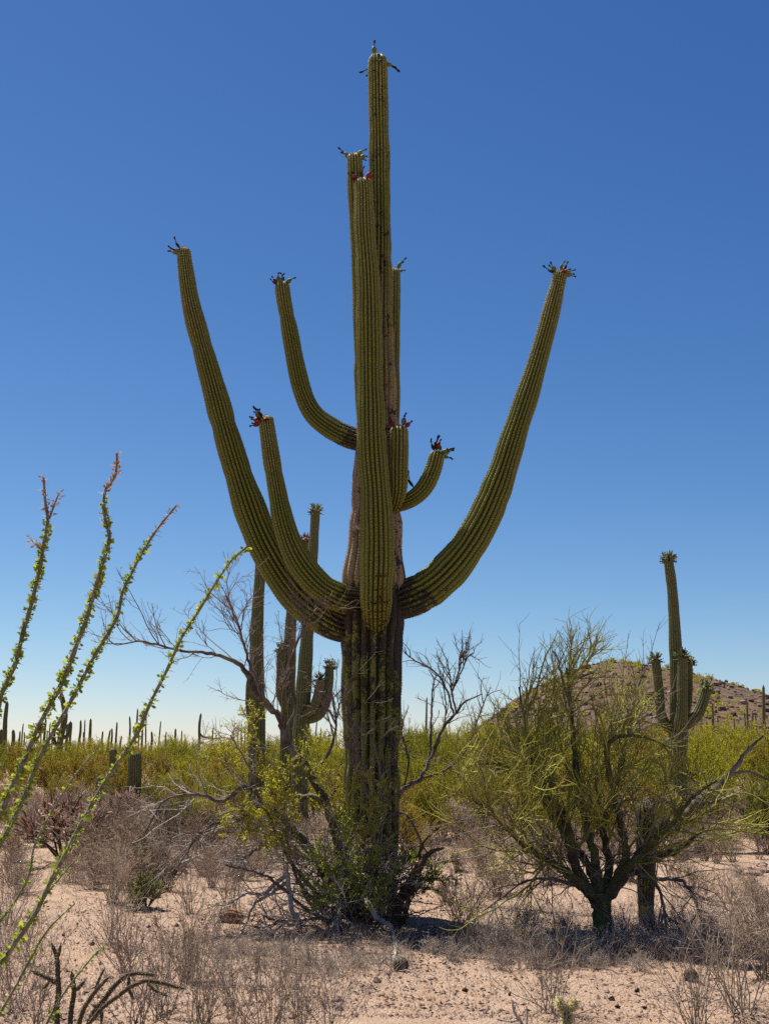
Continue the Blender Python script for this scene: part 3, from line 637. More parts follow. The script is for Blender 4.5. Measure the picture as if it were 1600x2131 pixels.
BUSH = [green_bush(301, 36, 2.2, 'creosote'), green_bush(302, 40, 2.0, 'creosote', .6), green_bush(303, 34, 2.4, 'creosote', .42), green_bush(304, 38, 1.7, 'creosote_orange', .65), green_bush(305, 34, 2.0, 'creosote_orange', .55)]

def put_dry(px, py, sc, me, label, group=None, name='dry_shrub', cat='shrub', sq=1.0):
    g = G(px, py); o = tag(link(name, me, None, ground(g[0], g[1], -.01)), label, cat, group)
    o.rotation_euler = (random.uniform(-.06, .06), random.uniform(-.06, .06), random.uniform(0, 6.28)); s = sc*random.uniform(.95, 1.05); o.scale = (s, s, s*sq); return o
def nth(i, n_): 
    if i == 0: return 'leftmost'
    if i == n_-1: return 'rightmost'
    return '%d%s from the left' % (i+1, {1: 'st', 2: 'nd', 3: 'rd'}.get((i+1) % 10 if (i+1) // 10 != 1 else 0, 'th'))
def put_bush(x, y, sc, kind, label, group, parts=True, sq=1.0):
    st, fo, _ = BUSH[kind]
    z = float(gz(x, y))
    root = thing('green_bush', (x, y, z), label, 'bush', group)
    a = link('stems', st, root); b = link('foliage', fo, root)
    root.rotation_euler = (0, 0, random.uniform(0, 6.28)); root.scale = (sc, sc, sc*sq); return root

# mid-distance brush: rows of creosote and palo verde bushes
BL = {('l', 0): 'yellow-green bush in the brush band below the left horizon', ('l', 1): 'orange-brown bush in the brush band below the left horizon',
      ('c', 0): 'yellow-green bush behind the giant saguaro trunk', ('c', 1): 'orange-brown bush behind the giant saguaro trunk',
      ('r', 0): 'yellow-green bush below the rocky hill', ('r', 1): 'orange-brown bush below the rocky hill'}
BG = {'l': 'bushes below the left horizon', 'c': 'bushes behind the giant saguaro', 'r': 'bushes below the hill'}
BALL = []
def band(Y, x0, x1, dx, top0, top1, orange, jy=.12):
    x = x0
    while x < x1:
        px = x+random.uniform(-.3, .3)*dx; yy = Y*(1+random.uniform(-jy, jy))
        q, k = P(px, top0+(top1-top0)*(px-x0)/max(1, x1-x0)+random.uniform(-12, 10), yy)
        org = random.random() < orange; kd = random.choice([3, 4] if org else [0, 1, 2])
        reg = 'l' if px < 520 else 'c' if px < 900 else 'r'
        h0 = BUSH[kd][2]
        sz = max(.6, q[2])/h0
        o_ = put_bush(q[0], yy, sz if sz < 1.5 else 1.5, kd, BL[(reg, int(org))], BG[reg]); BALL.append((reg, int(org), px, yy, o_)); x += dx
band(36, -40, 560, 80, 1612, 1596, .75, .05)
band(42, -30, 700, 72, 1582, 1568, .6, .05)
band(50, -40, 900, 62, 1556, 1548, .25)
band(62, -40, 900, 66, 1548, 1535, .12)
band(95, -30, 900, 60, 1552, 1545, .1)
band(26, 860, 1640, 105, 1590, 1585, .45)
band(33, 860, 1650, 92, 1550, 1545, .3)
band(45, 840, 1650, 80, 1512, 1520, .1)
band(70, 850, 1650, 72, 1512, 1508, .2)
band(120, 850, 1650, 62, 1528, 1515, .2)
band(21, 820, 960, 70, 1660, 1650, .5)
band(31, -20, 180, 60, 1640, 1632, .9, .04)
band(25.5, 370, 560, 62, 1652, 1640, .7, .03)
band(28, 555, 730, 50, 1618, 1608, .35, .04)
band(22.5, 400, 520, 60, 1680, 1672, .8, .03)
band(31, 330, 560, 70, 1632, 1622, .8, .04)
band(22, 880, 1640, 120, 1640, 1630, .6, .05)
rows_ = {}
for reg, org, px, yy, o_ in BALL: rows_.setdefault((reg, org, 0 if yy < 34 else 1 if yy < 56 else 2), []).append((px, o_))
for (reg, org, dd), l_ in rows_.items():
    for i, (px, o_) in enumerate(sorted(l_, key=lambda t: t[0])):
        o_['label'] = ('orange-brown ' if org else 'yellow-green ')+('near ', 'mid-distance ', 'far ')[dd]+'bush '+{'l': 'below the left horizon', 'c': 'behind the giant saguaro', 'r': 'below the rocky hill'}[reg]+', '+nth(i, len(l_))
# far brush that reads as one mass
mb = MB()
for i in range(900):
    y = rng.uniform(120, 700)**1.0; x = rng.uniform(-.36, .36)*y; s = rng.uniform(.6, 1.15)
    p = rng.normal(size=(26, 3))*np.array([.9, .9, .55])*s+np.array([x, y, .9*s]); p[:, 2] = np.maximum(p[:, 2], .1)
    mb.leaves(p, rng.normal(size=(26, 3))+np.array([0, 0, 1.]), .9*s, .45*s)
tag(part('distant_brush', mb, M['creosote'], None, (0, 0, 0), 'stuff'), 'dark green brush fading into the horizon')

# ------------------------------------------------------------------ palo verde on the right
YP = 11.45
pvb = ground(*P(1253, 1925, YP)[0][:2], -.05)
pv = thing('palo_verde_tree', pvb, 'spreading green-barked palo verde with fine twigs right of the giant saguaro', 'tree')
def limb(parent, origin, pts, Y0, Y1, m, name='limb', jit=.006, sides=9, step=.045):
    p, r_ = traced(pts, Y0, Y1, step, jit); mb = MB(); r_ = r_*(1+rng.normal(0, .07, len(r_))); mb.tubes(p, r_, sides)
    mb.add(np.vstack([p[-1]+rng.normal(size=(3, 3))*r_[-1]*.5]), t=[(0, 1, 2)], at=(.5,))
    o = part(name, mb, M[m], parent, origin); return o, p, r_
PV = [([(1256, 1945, 56), (1254, 1915, 44), (1250, 1885, 40), (1248, 1862, 38)], 0, 0, 'pv_bark', 'trunk'),
      ([(1246, 1885, 27), (1215, 1835, 24), (1192, 1790, 21), (1178, 1715, 20), (1140, 1652, 15), (1100, 1608, 11), (1045, 1592, 7), (1000, 1590, 4)], 0, -.3, 'pv_bark', 'limb'),
      ([(1243, 1878, 26), (1203, 1836, 21), (1142, 1793, 14), (1085, 1755, 9), (1030, 1700, 6), (960, 1650, 4)], 0, -.8, 'pv_bark', 'limb'),
      ([(1250, 1872, 25), (1238, 1790, 19), (1216, 1700, 15), (1200, 1600, 13), (1188, 1480, 7), (1178, 1390, 4)], 0, .3, 'pv_bark', 'limb'),
      ([(1255, 1870, 24), (1290, 1815, 20), (1300, 1760, 16), (1275, 1650, 12), (1262, 1562, 11), (1288, 1533, 8), (1342, 1535, 6), (1400, 1558, 3)], 0, -.4, 'pv_bark', 'limb'),
      ([(1252, 1865, 22), (1268, 1800, 18), (1255, 1720, 14), (1290, 1600, 10), (1310, 1500, 6), (1330, 1420, 3)], 0, .7, 'pv_bark', 'limb'),
      ([(1245, 1872, 20), (1222, 1800, 17), (1150, 1700, 12), (1110, 1600, 9), (1090, 1500, 6), (1080, 1430, 3)], .05, .9, 'pv_bark', 'limb'),
      ([(1265, 1850, 20), (1330, 1780, 16), (1400, 1710, 11), (1440, 1660, 7), (1490, 1625, 4)], 0, -.9, 'pv_bark', 'limb'),
      ([(1258, 1875, 29), (1295, 1825, 26), (1330, 1782, 25), (1360, 1732, 23), (1425, 1697, 21), (1453, 1667, 18), (1490, 1640, 15), (1518, 1612, 12), (1553, 1564, 8), (1588, 1531, 4)], .05, .1, 'grey_bark', 'dead_limb'),
      ([(1512, 1617, 8), (1545, 1606, 6), (1575, 1612, 5), (1612, 1630, 3)], .1, .1, 'grey_bark', 'dead_limb'),
      ([(1440, 1683, 10), (1480, 1672, 8), (1505, 1662, 7), (1532, 1654, 4)], .08, -.1, 'grey_bark', 'dead_limb'),
      ([(1345, 1800, 16), (1375, 1783, 15), (1412, 1768, 12), (1440, 1745, 9), (1463, 1722, 5)], .0, -.2, 'brown_bark', 'dead_limb'),
      ([(1320, 1815, 12), (1356, 1829, 9), (1412, 1832, 8), (1442, 1862, 7), (1457, 1911, 5), (1472, 1966, 3)], -.05, -.6, 'grey_bark', 'dead_limb'),
      ([(1356, 1829, 7), (1375, 1862, 6), (1386, 1930, 5), (1397, 1984, 3)], -.2, -.6, 'grey_bark', 'dead_limb'),
      ([(1215, 1850, 10), (1150, 1830, 7), (1090, 1835, 5), (1040, 1870, 4), (1000, 1900, 2)], -.1, -.7, 'grey_bark', 'dead_limb')]
lp, dp = [], []
for pts, a, b, m, nm in PV:
    o, p, r_ = limb(pv, pvb, pts, YP+a, YP+b, m, nm)
    if nm != 'trunk':
        f = np.linspace(0, 1, 24); i = f*(len(p)-1); q = np.stack([np.interp(i, np.arange(len(p)), p[:, k]) for k in range(3)], 1)
        (lp if m == 'pv_bark' else dp).append(q)
lp = np.stack(lp); dp = np.stack(dp)
def pix(p):
    y = p[..., 1]; z = p[..., 2]-H
    f = y*math.cos(TH)+z*math.sin(TH); u = -y*math.sin(TH)+z*math.cos(TH); return CX+p[..., 0]/f*F, CY-u/f*F
EX = [880, 950, 1000, 1060, 1130, 1180, 1270, 1330, 1385, 1440, 1530, 1600]; EY = [1640, 1560, 1480, 1425, 1345, 1300, 1325, 1410, 1510, 1590, 1610, 1680]
def inside(b, slack):
    x, y = pix(b[:, -1]); return b[y > np.interp(x, EX, EY)-slack*rng.random(len(b))]
tw = MB(); lf = MB()
b1, pr, t = spawn(lp, 20, .20, 1., .68, .95, 8, .14, (0, 0, .07), lsd=.3, up=.35); b1 = inside(b1, 20); tw.tubes(b1, radii(len(b1), 8, .011, .004), 5, a=rng.uniform(0, .4, len(b1)))
b2, _, _ = spawn(b1, 8, .12, 1., .6, .45, 6, .16, (0, 0, .07)); b2 = inside(b2, 40); tw.tubes(b2, radii(len(b2), 6, .0052, .0024), 4)
b3, _, _ = spawn(b2, 5, .1, 1., .7, .20, 4, .2, (0, 0, .05)); tw.tubes(b3, radii(len(b3), 4, .0026, .0013), 3)
p, t, _ = along(b3, 1); lf.leaves(p, t+rng.normal(size=p.shape)*.8, .014, .006)
part('twigs', tw, M['pv_twig'], pv, pvb, 'stuff'); part('leaves', lf, M['pv_leaf'], pv, pvb, 'stuff')
tw = MB()
d1, _, _ = spawn(np.concatenate([dp[4:], lp[[1, 1, 6]]]), 15, .15, 1., .8, .55, 6, .22, (0, 0, -.14)); tw.tubes(d1, radii(len(d1), 6, .006, .002), 4)
d2, _, _ = spawn(d1, 6, .2, 1., .7, .2, 4, .22, (0, 0, -.05)); tw.tubes(d2, radii(len(d2), 4, .0026, .0013), 3)
g1, _, _ = spawn(lp, 12, .05, .55, .9, .5, 6, .2, (0, 0, 0)); tw.tubes(g1, radii(len(g1), 6, .006, .002), 4); g2, _, _ = spawn(g1, 6, .2, 1., .7, .2, 4, .2, (0, 0, -.03)); tw.tubes(g2, radii(len(g2), 4, .0026, .0013), 3)
u1, _, _ = spawn(lp[[0, 2, 3, 4, 5]], 9, .6, 1., .35, .75, 7, .12, (0, 0, .16)); tw.tubes(u1, radii(len(u1), 7, .005, .0016), 4)
u2, _, _ = spawn(u1, 8, .2, 1., .55, .22, 4, .16, (0, 0, .06)); tw.tubes(u2, radii(len(u2), 4, .0022, .0012), 3)
part('dead_twigs', tw, M['dark_twig'], pv, pvb, 'stuff')

# ------------------------------------------------------------------ thorny tree in front of the saguaro
YT = 12.25
mqb = ground(*P(728, 1905, YT)[0][:2], -.05)
mq = thing('ironwood_tree', mqb, 'half-dead thorny tree with a long bare limb wrapping the giant saguaro base', 'tree')
MQ = [([(734, 1915, 28), (722, 1850, 23), (712, 1800, 21), (690, 1705, 20), (664, 1642, 20), (635, 1593, 18), (599, 1547, 16), (583, 1495, 15), (537, 1450, 14), (510, 1395, 11), (470, 1369, 8), (420, 1357, 6.5), (380, 1355, 5.5), (330, 1342, 4.5), (290, 1335, 3.5), (245, 1343, 2.5)], 0, -.5, 'grey_bark', 'limb'),
      ([(722, 1908, 28), (690, 1850, 25), (667, 1801, 23), (609, 1726, 19), (585, 1740, 12), (545, 1760, 8), (500, 1790, 5)], 0, -.4, 'grey_bark', 'limb'),
      ([(672, 1660, 13), (600, 1655, 10), (544, 1648, 9), (508, 1638, 9), (463, 1668, 7.5), (425, 1655, 6.5), (390, 1653, 6), (340, 1668, 5), (320, 1700, 4), (295, 1748, 2.5)], -.1, -.6, 'grey_bark', 'limb'),
      ([(609, 1726, 11), (575, 1690, 9), (541, 1681, 8), (498, 1707, 7), (448, 1715, 6), (410, 1741, 4.5), (385, 1788, 3)], -.15, -.6, 'grey_bark', 'limb'),
      ([(562, 1470, 8), (540, 1430, 7), (520, 1380, 6), (495, 1300, 5), (470, 1240, 3)], -.3, -.5, 'grey_bark', 'limb'),
      ([(590, 1530, 8), (615, 1470, 7), (600, 1400, 5), (630, 1310, 3.5), (660, 1255, 2)], -.25, -.2, 'grey_bark', 'limb'),
      ([(645, 1610, 10), (672, 1585, 8), (690, 1555, 6), (700, 1500, 4), (690, 1440, 2.5)], -.15, -.3, 'grey_bark', 'limb'),
      ([(740, 1900, 16), (770, 1780, 12), (800, 1690, 8), (790, 1600, 5), (770, 1520, 3)], -.05, -.3, 'grey_bark', 'limb'),
      ([(705, 1800, 12), (740, 1720, 9), (760, 1650, 7), (730, 1560, 4), (735, 1500, 2)], -.1, -.4, 'grey_bark', 'limb'),
      ([(690, 1905, 12), (650, 1850, 10), (610, 1800, 8), (560, 1700, 6), (520, 1600, 4), (480, 1530, 2.5)], -.1, -.6, 'grey_bark', 'limb'),
      ([(700, 1910, 10), (660, 1880, 8), (625, 1840, 7), (600, 1770, 6), (598, 1700, 3)], -.2, -.5, 'grey_bark', 'limb'),
      ([(690, 1915, 9), (640, 1895, 8), (590, 1850, 7), (545, 1820, 5), (470, 1800, 3)], -.3, -.8, 'grey_bark', 'limb'),
      ([(796, 1915, 13), (785, 1865, 12), (760, 1826, 11), (742, 1823, 10), (705, 1841, 9), (704, 1868, 8), (707, 1904, 7), (699, 1926, 6)], -.3, -.6, 'fallen', 'dead_limb'),
      ([(700, 1915, 6), (680, 1950, 5), (665, 1975, 4), (655, 2002, 2.5)], -.6, -.8, 'fallen', 'dead_limb'),
      ([(704, 1915, 6), (702, 1960, 4), (698, 1985, 3), (712, 2030, 2)], -.6, -.9, 'fallen', 'dead_limb'),
      ([(598, 1815, 10), (552, 1858, 8), (515, 1860, 5), (480, 1878, 4), (457, 1898, 2.5)], -.4, -.7, 'fallen', 'dead_limb'),
      ([(600, 1836, 9), (560, 1862, 7), (526, 1886, 6), (509, 1932, 5), (480, 1965, 3), (450, 1990, 2)], -.4, -.8, 'fallen', 'dead_limb'),
      ([(596, 1800, 10), (605, 1860, 10), (607, 1889, 10), (622, 1926, 10), (615, 1970, 7), (584, 2000, 4)], -.45, -.8, 'fallen', 'dead_limb'),
      ([(760, 1870, 9), (768, 1884, 12), (786, 1912, 11), (811, 1924, 9), (822, 1955, 8), (822, 1985, 7), (814, 2040, 5), (799, 2066, 3)], -.5, -.95, 'fallen', 'dead_limb'),
      ([(818, 1975, 5), (800, 1995, 4), (775, 2015, 2.5)], -.7, -.9, 'fallen', 'dead_limb')]
lp, dp = [], []
for pts, a, b, m, nm in MQ:
    o, p, r_ = limb(mq, mqb, pts, YT+a, YT+b, m, nm, .008)
    i = np.linspace(0, 1, 24)*(len(p)-1); q = np.stack([np.interp(i, np.arange(len(p)), p[:, k]) for k in range(3)], 1)
    (lp if nm == 'limb' else dp).append(q)
lp = np.stack(lp); dp = np.stack(dp)
tw = MB()
nb_ = 52; ph = rng.uniform(0, 6.28, nb_); tl = rng.uniform(.25, 1.25, nb_); d_ = np.stack([np.sin(tl)*np.cos(ph)-.25, np.sin(tl)*np.sin(ph)*.7, np.cos(tl)], 1); Qb = np.zeros((nb_, 10, 3)); Qb[:, 0] = mqb+rng.normal(size=(nb_, 3))*np.array([.16, .1, 0])
for k_ in range(1, 10): d_ = nrm(d_+rng.normal(size=d_.shape)*.2); Qb[:, k_] = Qb[:, k_-1]+d_*(rng.uniform(.5, 1.3, nb_)/9)[:, None]
tb_ = MB(); tb_.tubes(Qb, radii(nb_, 10, .014, .004), 6); part('stems', tb_, M['grey_bark'], mq, mqb, 'stuff')
# fine bare twigs rising from the long limb
b1, _, _ = spawn(lp[[0, 0, 4, 5, 6, 7, 8]], 13, .45, 1., .75, .62, 8, .16, (0, 0, .10), up=.8, lsd=.3); tw.tubes(b1, radii(len(b1), 8, .0055, .002), 4)
b2, _, _ = spawn(b1, 6, .2, 1., .6, .26, 5, .18, (0, 0, .06)); tw.tubes(b2, radii(len(b2), 5, .0028, .0014), 3)
b3, _, _ = spawn(b2, 4, .1, 1., .9, .05, 2, .1); tw.tubes(b3, radii(len(b3), 2, .0018, .0008), 3)
part('bare_twigs', tw, M['purple_twig'], mq, mqb, 'stuff')
tw = MB()
qb_ = Qb[:, np.minimum((np.linspace(0, 9, 24)).astype(int), 9)]+0; qb_ = np.stack([np.stack([np.interp(np.linspace(0, 9, 24), np.arange(10), Qb[m_, :, k_]) for k_ in range(3)], 1) for m_ in range(nb_)])
b1, _, _ = spawn(np.concatenate([lp[[1, 1, 2, 2, 3, 3, 9, 10, 11]], qb_[::2]]), 13, .3, 1., .8, .45, 7, .2, (0, 0, -.02)); tw.tubes(b1, radii(len(b1), 7, .006, .002), 4)
b2, _, _ = spawn(b1, 6, .2, 1., .7, .2, 4, .2, (0, 0, 0)); tw.tubes(b2, radii(len(b2), 4, .003, .0014), 3)
d1, _, _ = spawn(dp, 11, .3, 1., .6, .32, 6, .2, (0, 0, -.08)); tw.tubes(d1, radii(len(d1), 6, .0055, .002), 4)
d2, _, _ = spawn(d1, 4, .2, 1., .7, .14, 4, .2, (0, 0, -.03)); tw.tubes(d2, radii(len(d2), 4, .0028, .0014), 3)
k1, _, _ = spawn(qb_[1::2], 5, .25, 1., .8, .4, 6, .2, (0, 0, .02)); tw2 = MB(); tw2.tubes(k1, radii(len(k1), 6, .006, .002), 4); k2, _, _ = spawn(k1, 6, .2, 1., .7, .18, 4, .2); tw2.tubes(k2, radii(len(k2), 4, .003, .0014), 3); part('dark_twigs', tw2, M['bush_stem'], mq, mqb, 'stuff')
part('dead_twigs', tw, M['pale_twig'], mq, mqb, 'stuff')
# leafy sprays
def spray(paths, Y0, Y1, leafm, nb, L, dens, sz=1.0, trop=.06):
    q = []
    for pts in paths:
        p, r_ = traced([(*a, 4) for a in pts], YT+Y0, YT+Y1, .05, .004)
        i = np.linspace(0, 1, 14)*(len(p)-1); q.append(np.stack([np.interp(i, np.arange(len(p)), p[:, k]) for k in range(3)], 1))
    q = np.stack(q); tw = MB(); tw.tubes(q, radii(len(q), 14, .006, .002), 4)
    a, _, _ = spawn(q, nb, .15, 1., .7, L, 6, .16, (0, 0, trop)); tw.tubes(a, radii(len(a), 6, .003, .0013), 3)
    b, _, _ = spawn(a, 5, .15, 1., .7, L*.4, 4, .2, (0, 0, trop)); tw.tubes(b, radii(len(b), 4, .0018, .001), 3)
    lf = MB()
    for s_, nn in ((a, dens*2), (b, dens)):
        p, t, _ = along(s_, nn); lf.leaves(p, t*.4+rng.normal(size=p.shape)+np.array([0, 0, .3]), rng.uniform(.013, .025, len(p))*sz, rng.uniform(.007, .012, len(p))*sz)
    return tw, lf
for nm, args in (('leafy_branch', ([[(640, 1760), (570, 1730), (480, 1722)], [(620, 1730), (560, 1690), (500, 1690)], [(650, 1720), (600, 1680), (570, 1640)]], -.3, -.6, 'yellow_leaf', 20, .26, 15)),
                 ('leafy_branch', ([[(620, 1700), (560, 1640), (545, 1590)], [(520, 1640), (480, 1590), (440, 1555)], [(500, 1650), (470, 1580), (480, 1530)], [(660, 1640), (640, 1590), (650, 1540)], [(560, 1560), (530, 1530), (525, 1490)]], -.1, -.3, 'yellow_leaf', 16, .25, 10)),
                 ('leafy_branch', ([[(700, 1760), (715, 1680), (745, 1610)], [(680, 1740), (690, 1670), (680, 1600)], [(740, 1780), (770, 1700), (775, 1630)], [(650, 1790), (600, 1760), (560, 1765)], [(610, 1690), (590, 1640), (600, 1590)]], -.5, -.7, 'yellow_leaf', 15, .24, 9)),
                 ('leafy_branch', ([[(730, 1890), (735, 1800), (720, 1690)], [(745, 1890), (770, 1780), (790, 1650)], [(715, 1880), (690, 1820), (660, 1770)], [(760, 1890), (780, 1830), (800, 1700)], [(740, 1850), (715, 1760), (735, 1640)]], -.45, -.55, 'green_leaf', 18, .27, 9)),
                 ('leafy_branch', ([[(720, 1900), (690, 1870), (650, 1850)], [(720, 1905), (700, 1850), (690, 1810)], [(750, 1905), (780, 1870), (800, 1840)], [(730, 1905), (745, 1860), (740, 1820)]], -.5, -.7, 'green_leaf', 17, .22, 10)),
                 ('leafy_branch', ([[(835, 1900), (865, 1840), (925, 1800)], [(850, 1880), (890, 1830), (945, 1830)], [(840, 1870), (830, 1810), (850, 1790)]], -.1, -.3, 'green_leaf', 18, .2, 12))):
    tw, lf = spray(*args)
    o = part(nm, tw, M['grey_twig'], mq, mqb, 'stuff'); part('leaves', lf, M[args[3]], o, mqb, 'stuff')

# bare tree behind the saguaro
YB = 14.3
bb = ground(*P(800, 1850, YB)[0][:2], -.05)
bt = thing('bare_tree', bb, 'leafless grey tree reaching out right from behind the giant saguaro trunk', 'tree')
BT = [([(800, 1865, 24), (802, 1760, 20), (812, 1690, 16), (835, 1648, 14), (872, 1622, 12), (898, 1575, 10.5), (921, 1516, 9), (946, 1487, 7.5), (966, 1461, 5), (1004, 1444, 2.5)], 'trunk'),
      ([(949, 1482, 5.5), (940, 1441, 5), (936, 1407, 4), (930, 1372, 2)], 'limb'), ([(944, 1487, 6), (927, 1431, 5), (901, 1394, 4.5), (863, 1375, 3.5), (838, 1355, 2)], 'limb'),
      ([(940, 1441, 4.5), (957, 1390, 4), (959, 1366, 3.5), (970, 1352, 3), (968, 1336, 2)], 'limb'), ([(942, 1436, 4), (962, 1392, 3.5), (972, 1368, 3), (986, 1358, 2)], 'limb'),
      ([(893, 1588, 8), (897, 1506, 6), (899, 1450, 4), (901, 1422, 2)], 'limb'), ([(905, 1560, 6), (925, 1500, 4), (926, 1450, 3), (915, 1400, 2)], 'limb'),
      ([(872, 1622, 8), (930, 1600, 6), (970, 1560, 5), (1000, 1480, 4), (1020, 1430, 2)], 'limb'), ([(840, 1645, 8), (850, 1580, 6), (835, 1520, 4), (850, 1470, 2)], 'limb'),
      ([(815, 1690, 9), (850, 1700, 7), (880, 1760, 5), (905, 1800, 3)], 'limb')]
lp = []
for pts, nm in BT:
    o, p, r_ = limb(bt, bb, [(a_[0], a_[1], a_[2]*.78) for a_ in pts], YB, YB-.1, 'dark_bark', nm, .007)
    i = np.linspace(0, 1, 24)*(len(p)-1); lp.append(np.stack([np.interp(i, np.arange(len(p)), p[:, k]) for k in range(3)], 1))
lp = np.stack(lp); tw = MB()
b1, _, _ = spawn(lp, 7, .4, 1., .7, .35, 7, .18, (0, 0, .06)); tw.tubes(b1, radii(len(b1), 7, .0065, .0025), 4)
b2, _, _ = spawn(b1, 5, .2, 1., .65, .14, 4, .2); tw.tubes(b2, radii(len(b2), 4, .003, .0015), 3)
b3, _, _ = spawn(np.concatenate([lp[1:]]), 26, .2, 1., 1.1, .04, 2, .1); tw.tubes(b3, radii(len(b3), 2, .0035, .0012), 3)
part('bare_twigs', tw, M['dark_twig'], bt, bb, 'stuff')

# forked dead stump
YS = 12.0
sb_ = ground(*P(826, 1925, YS)[0][:2], -.04)
sm = thing('dead_stump', sb_, 'brown forked dead trunk leaning right beside the giant saguaro foot', 'stump')
for pts, nm in (([(822, 1932, 26), (829, 1884, 22), (848, 1845, 19), (862, 1817, 17), (880, 1795, 14), (893, 1776, 10), (913, 1767, 6), (925, 1764, 3)], 'trunk'), ([(882, 1796, 10), (872, 1780, 8), (877, 1762, 6), (891, 1740, 2.5)], 'limb'), ([(840, 1925, 15), (848, 1880, 12), (858, 1848, 7), (862, 1835, 4)], 'limb')):
    limb(sm, sb_, pts, YS, YS-.15, 'brown_bark', nm, .006)

# ------------------------------------------------------------------ ocotillo in the left foreground
ocb = ground(-1.72, 4.45, -.03)
oc = thing('ocotillo', ocb, 'leafy thorny ocotillo stems slanting up from the lower left corner', 'ocotillo')
OC = [([(-60, 1640), (0, 1462), (50, 1310), (78, 1200), (92, 1132), (103, 1078), (97, 1040), (91, 992)], 4.7, 15, 'full', 'red'),
      ([(-60, 1830), (0, 1695), (62, 1560), (130, 1422), (160, 1342), (190, 1262), (213, 1182), (229, 1118), (222, 1078), (218, 1022), (236, 992), (245, 945)], 4.5, 16, 'full', 'red'),
      ([(-60, 1880), (5, 1755), (55, 1650), (100, 1545), (163, 1432), (205, 1352), (245, 1282), (256, 1230), (287, 1165), (326, 1100), (370, 1048)], 4.8, 14, 'mid', 'pale'),
      ([(-60, 2080), (0, 2008), (60, 1920), (110, 1830), (160, 1730), (220, 1626), (270, 1550), (312, 1468), (355, 1380), (390, 1310), (426, 1250), (462, 1198), (516, 1138)], 4.6, 15, 'mid', None),
      ([(-70, 2020), (16, 1900), (39, 1865), (60, 1819), (72, 1767), (94, 1718), (120, 1670), (153, 1621), (180, 1588), (207, 1556)], 5.2, 8, 'thin', None),
      ([(-60, 2080), (10, 1990), (64, 1906), (97, 1861), (140, 1810), (172, 1783)], 4.9, 8, 'thin', None),
      ([(-50, 2200), (14, 2086), (52, 2012), (80, 1963), (122, 1914), (157, 1881)], 5.0, 9, 'thin', None),
      ([(60, 2200), (101, 2124), (133, 2068), (171, 2019), (224, 1962)], 4.6, 8, 'thin', None),
      ([(-70, 1560), (-40, 1420), (-30, 1300), (-45, 1180)], 4.3, 15, 'full', 'red')]
